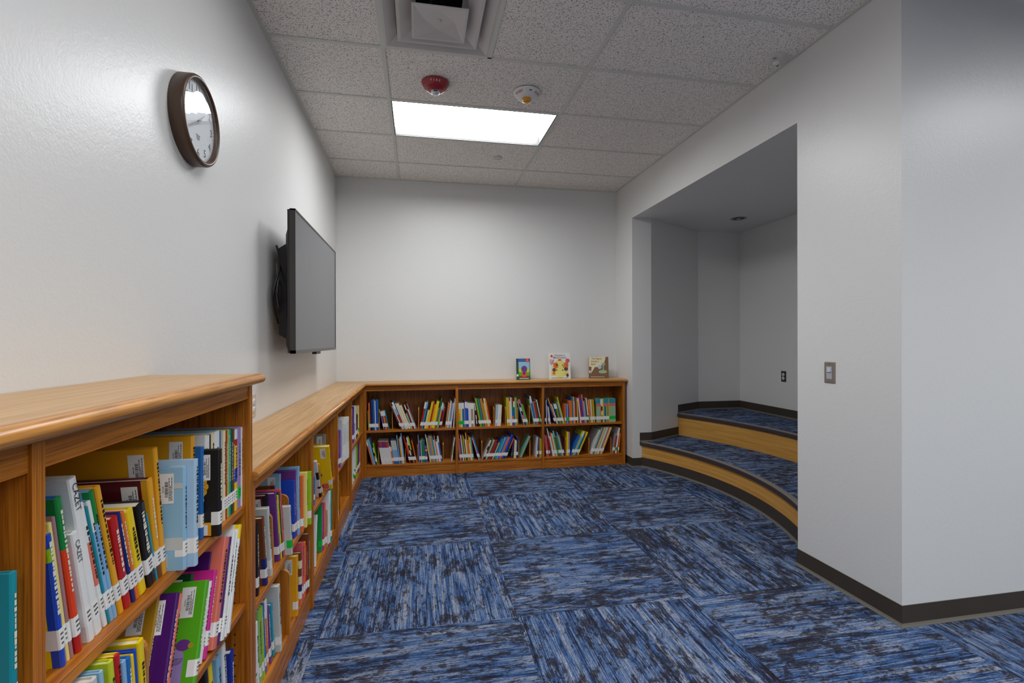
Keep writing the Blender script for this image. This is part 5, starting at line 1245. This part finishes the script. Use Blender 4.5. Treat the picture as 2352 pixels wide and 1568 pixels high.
for q in ALL:
    k, s, t, h, d, rec, lean, col, tg, od = q
    axis, zs, where = SHELF[k]; loc, rot = place(q); near = axis == 'L'
    if col == 'div':
        # oak book divider: upright board with rounded upper front corner, standing on its own foot plate
        mb = MB(); rr = 0.028; dd = min(0.20, D - 0.04 - rec)
        pr = [(dd, 0), (dd, h), (rr, h)] + [(rr - rr * math.sin(a), h - rr + rr * math.cos(a)) for a in (PI / 10, PI / 5, PI * .3, PI * .4, PI / 2)] + [(0, 0)]
        n = len(pr); th = max(0.008, min(t, 0.011))
        mb.face([(0, y, z) for y, z in pr], 0, [(z, y) for y, z in pr]); mb.face([(th, y, z) for y, z in pr][::-1], 0, [(z, y) for y, z in pr][::-1])
        for i in range(n):
            a, b = pr[i], pr[(i + 1) % n]; mb.face([(0, *a), (0, *b), (th, *b), (th, *a)], 1, [(a[1] + a[0], 0), (b[1] + b[0], 0), (b[1] + b[0], th), (a[1] + a[0], th)])
        o = mb.build('book_divider', [OAK, OAK_EDGE]); o.location = loc; o.rotation_euler = rot
        pos = 'only one' if od[2] == 1 else ('leftmost' if od[1] == 'left' else 'rightmost') if od[0] == 'first' else od[0] + ' from ' + od[1]
        tag(o, 'upright oak book divider, %s on %s' % (pos, where), 'book divider', 'oak book dividers'); continue
    bands, board, nm = pattern(col)
    cm, cmats, b, r = cover_mesh(t, d, h, bands, board, near)
    if id(q) not in KEEP:
        M = Matrix.Translation(loc) @ Matrix.Rotation(rot[2], 4, 'Z') @ Matrix.Rotation(rot[1], 4, 'Y')
        parts = [(cm, [bm_(c) for c in cmats]), (pages_mesh(t, d, h, b, r), [PAPER])]
        if 'N' not in tg: parts.append((spine_label_mesh(t, d, h, 'G' in tg, near, r), [GREENTAG if 'G' in tg else LABEL, INK]))
        for p, ms in parts:
            p.xf(M)
            for f_, m_, u_ in zip(p.f, p.mi, p.uv):
                if ms[m_] not in stuff_m: stuff_m.append(ms[m_])
                stuff.face([p.v[i] for i in f_], stuff_m.index(ms[m_]), u_)
        continue
    size, nm, ln, pos = words(q)
    lab = '%s%s book%s, %s, %s' % (size, nm, ln, pos, where)
    if len(lab.split()) > 16: lab = '%s%s book, %s, %s' % (size, nm, pos, where)
    if len(lab.split()) > 16: lab = '%s book, %s, %s' % (nm, pos, where)
    root = thing('book', lab, 'book', loc, 'children\'s books on the shelves', world=False); root.rotation_euler = rot
    cm.build('cover', [bm_(c) for c in cmats], root, merge=False)
    pages_mesh(t, d, h, b, r).build('pages', PAPER, root, merge=False)
    if 'N' not in tg: spine_label_mesh(t, d, h, 'G' in tg, near, r).build('spine_label', [GREENTAG if 'G' in tg else LABEL, INK], root, merge=False)
    if tg.startswith('C') :
        bw, bh = 0.030, 0.066
        mb = barcode_mesh(bw, bh, rng); mb.xf(Matrix.Translation((-0.0001, 0.022, h - 0.012 - bh))); mb.build('barcode_label', [LABEL, INK], root, merge=False)
    if 'T:' in tg:
        mb = MB(); M = Matrix(((0, -1, 0, t / 2), (0, 0, -1, -0.0005), (-1, 0, 0, h - 0.030), (0, 0, 0, 1)))
        M = Matrix(((0, 1, 0, t / 2), (0, 0, -1, -0.0006), (-1, 0, 0, h - 0.034), (0, 0, 0, 1)))
        text_mesh(mb, tg.split(':')[1], min(0.016, t * 0.95), M); mb.build('spine_title', INK, root, merge=False)
    elif near and h > 0.17 and t > 0.0075:
        # printed title lines on the spine, too small to read in the picture
        mb = MB(); dark = (sum(PAL[bands[0][1]][0]) > 400) if bands[0][1] in PAL else True; hwk = 1.8 if col == 'BP' else 1.0; z = h * 0.40; zt_ = h * rng.uniform(0.78, 0.93)
        while z < zt_:
            l = rng.uniform(0.003, 0.009); hw = t * rng.uniform(0.10, 0.20) * hwk; mb.face([(t * .5 - hw, -0.0004, z), (t * .5 + hw, -0.0004, z), (t * .5 + hw, -0.0004, z + l), (t * .5 - hw, -0.0004, z + l)]); z += l + rng.uniform(0.001, 0.004)
        mb.build('spine_title', INK if dark else mat('pale print', (220, 214, 196), 0.5), root, merge=False)
    if tg[1:2] == 'F':        # sky-blue picture cover: pale ground, small leaf, foot sticker
        mb = MB(); shapes_on_board(mb, [('r', 0.004, 0.045, d - 0.01, 0.028, 1), ('r', 0.004, h * .80, d - .01, .012, 1), ('c', 0.070, 0.072, 0.006, 0.016, 2), ('c', 0.064, 0.084, 0.010, 0.005, 3), ('r', 0.034, 0.008, 0.05, 0.030, 1), ('r', 0.042, 0.013, 0.018, 0.020, 4)])
        mb.build('cover_picture', [LABEL, bm_('gw'), bm_('ol'), bm_('bn'), INK], root, merge=False)
    if tg[1:2] == 'S':        # black cover with a sunflower head and a foot sticker
        mb = MB(); items = [('c', 0.056 + 0.020 * math.cos(a * PI / 5), h * .58 + 0.023 * math.sin(a * PI / 5), 0.010, 0.010, 1) for a in range(10)] + [('c', 0.056, h * .58, 0.019, 0.022, 1), ('c', 0.056, h * .58, 0.011, 0.012, 2), ('r', 0.020, 0.003, d * .8, 0.034, 1), ('r', 0.028, 0.005, d * .7, 0.026, 3), ('r', 0.050, 0.010, 0.026, 0.014, 4), ('c', 0.070, h * .42, 0.016, 0.014, 5)]
        shapes_on_board(mb, items); mb.build('cover_picture', [LABEL, bm_('yo'), bm_('bn'), LABEL, INK, bm_('bt')], root, merge=False)
    if tg[1:2] == 'B':        # bright green cover with a lilac figure-free picture: hill, cloud and bobble shape
        mb = MB(); shapes_on_board(mb, [('r', 0.030, 0.0, 0.030, 0.070, 1), ('c', 0.045, 0.072, 0.015, 0.016, 1), ('c', 0.034, 0.096, 0.016, 0.012, 2), ('c', 0.018, 0.094, 0.006, 0.006, 3), ('c', 0.066, 0.118, 0.010, 0.012, 4)])
        mb.build('cover_picture', [LABEL, bm_('lv'), bm_('pu'), bm_('ol'), bm_('gw')], root, merge=False)
    if tg[1:2] == 'K':        # yellow cover with violet and red picture patches at the foot
        mb = MB(); shapes_on_board(mb, [('c', d * .30, 0.100, 0.016, 0.014, 1), ('c', d * .5, 0.060, 0.05, 0.020, 2), ('c', d * .42, 0.085, 0.03, 0.012, 3), ('r', 0.02, 0.004, d * .6, 0.036, 4), ('r', 0.05, 0.010, 0.05, 0.022, 5)])
        mb.build('cover_picture', [LABEL, bm_('pu'), bm_('rd'), bm_('bn'), bm_('pk'), INK], root, merge=False)
if stuff.f:
    tag(stuff.build('book', stuff_m, merge=False), 'remaining slim books squeezed between the others along the far bookcase shelves', 'book', 'children\'s books on the shelves', 'stuff')

# ------------------------------------------------------------------ three display books on the far worktop
def display_book(label, x, y, ang, w_, h, t, board, tilt=0.10):
    root = thing('picture_book', label, 'book', (x, y, 0.9095), 'picture books on display', world=False); root.rotation_euler = (-tilt, 0, ang)
    mb = MB(); b = 0.0024      # local x width, y back, z up; front cover at y = 0
    mb.box(0, w_, 0, b, 0, h); mb.box(0, w_, t - b, t, 0, h); mb.box(-0.001, b, b, t - b, 0, h); mb.build('cover', bm_(board), root, merge=False)
    mb = MB(); mb.box(b, w_ - 0.003, b, t - b, 0.003, h - 0.003); mb.build('pages', PAPER, root, merge=False)
    return root
def art(root, name, items, mats, texts=()):
    mb = MB()
    for it in items:
        kd, x, z, a, c, m_ = it; y = -0.0003 - 0.00012 * (items.index(it) + 1)
        if kd == 'r': mb.face([(x, y, z), (x + a, y, z), (x + a, y, z + c), (x, y, z + c)], m_)
        elif kd == 'c': mb.face([(x + a * math.cos(2 * PI * i / 28), y, z + c * math.sin(2 * PI * i / 28)) for i in range(28)], m_)
        elif kd == 'p': mb.face([(px, y, pz) for px, pz in x], m_)
    for s_, x, z, sz, m_ in texts:
        text_mesh(mb, s_, sz, Matrix(((1, 0, 0, x), (0, 0, -1, -0.0003 - 0.00012 * (len(items) + 2)), (0, 1, 0, z), (0, 0, 0, 1))), m_, bold=0.0001)
    mb.build(name, mats, root, merge=False)
r1 = display_book('small green picture book with blue top band, leftmost display book on worktop', 1.010, 5.040, 0.0, 0.146, 0.222, 0.014, 'dg')
art(r1, 'cover_picture', [('r', 0.022, 0.02, 0.118, 0.17, 0), ('r', 0.022, 0.02, 0.118, 0.075, 1), ('c', 0.04, 0.098, 0.018, 0.02, 2), ('c', 0.122, 0.095, 0.016, 0.02, 2), ('r', 0.022, 0.02, 0.118, 0.022, 3), ('c', 0.08, 0.040, 0.030, 0.014, 4), ('c', 0.082, 0.070, 0.028, 0.024, 5), ('c', 0.08, 0.066, 0.016, 0.012, 6), ('c', 0.082, 0.112, 0.032, 0.034, 7), ('r', 0.0, 0.190, 0.146, 0.032, 8), ('r', 0.02, 0.197, 0.08, 0.018, 9), ('c', 0.118, 0.203, 0.019, 0.019, 4), ('r', 0.0, 0.036, 0.018, 0.022, 10), ('r', 0.03, 0.010, 0.10, 0.006, 10)],
    [bm_('sky'), bm_('bg'), bm_('yg'), bm_('bn'), bm_('or2'), bm_('pk'), bm_('mr'), bm_('pu'), bm_('nv'), bm_('bl'), LABEL], [('1', 0.119, 0.203, 0.026, 10)])
r2 = display_book("white picture book titled Chester's Masterpiece, middle of three on worktop", 1.366, 5.050, 0.0, 0.236, 0.280, 0.016, 'wh')
dots = [('c', .075, .145, .028, .032, 3), ('c', .188, .150, .026, .030, 3), ('c', .055, .098, .020, .020, 4), ('c', .186, .106, .022, .020, 4), ('c', .052, .062, .016, .015, 3), ('c', .085, .150, .011, .012, 4), ('c', .150, .148, .009, .009, 3), ('c', .064, .108, .007, .008, 4), ('c', .150, .094, .007, .008, 4), ('c', .160, .128, .007, .006, 4), ('c', .080, .096, .012, .010, 3)]
mound = [(.022, .035), (.026, .10), (.045, .15), (.075, .185), (.100, .208), (.136, .208), (.160, .185), (.190, .15), (.210, .10), (.214, .035)]
art(r2, 'cover_picture', [('p', mound, 0, 0, 0, 0), ('c', .118, .10, .052, .095, 1)] + dots + [('c', .118, .204, .018, .009, 2), ('c', .030, .246, .013, .013, 2), ('c', .206, .196, .024, .022, 5), ('r', .204, .10, .006, .09, 5)] + [('p', [(.006, .212 - .012 * i), (.056, .196 - .012 * i), (.056, .192 - .012 * i), (.006, .208 - .012 * i)], 0, 0, 0, 5) for i in range(4)] + [('p', [(.020, .152), (.052, .212), (.056, .210), (.024, .150)], 0, 0, 0, 5), ('c', .200, .040, .014, .018, 4), ('r', .02, .012, .19, .004, 6)],
    [mat('cover pale gold', (226, 206, 110), 0.4), mat('cover pale lime', (222, 220, 128), 0.4), bm_('or2'), bm_('or'), mat('cover dusk', (84, 66, 66), 0.4), mat('cover red line', (206, 96, 92), 0.4), bm_('tn'), mat('cover title grey', (150, 132, 128), 0.5)], [("Chester's", .118, .254, .030, 7), ('Masterpiece', .118, .230, .030, 7)])
r3 = display_book('square brown picture book titled The Pigeon Needs a Bath, rightmost on worktop', 1.822, 5.085, -0.16, 0.214, 0.232, 0.015, 'bn')
bub = [(.0, .232), (.0, .128), (.030, .122), (.018, .048), (.064, .120), (.100, .124), (.140, .140), (.168, .170), (.180, .205), (.184, .232)]
art(r3, 'cover_picture', [('r', 0, 0, .214, .232, 0), ('p', bub, 0, 0, 0, 1), ('c', .116, .122, .022, .022, 2), ('r', .152, .062, .010, .090, 3), ('c', .157, .152, .022, .015, 3), ('c', .157, .150, .013, .008, 5), ('c', .150, .070, .046, .018, 3), ('r', .0, .060, .016, .022, 4), ('r', .018, .014, .15, .004, 1)],
    [mat('cover mid brown', (122, 88, 58), 0.4), bm_('cr'), bm_('pb'), bm_('pg'), LABEL, bm_('sg'), mat('cover title brown', (110, 92, 76), 0.5)], [('The Pigeon', .086, .212, .025, 6), ('Needs a', .066, .182, .025, 6), ('Bath!', .048, .152, .025, 6)])
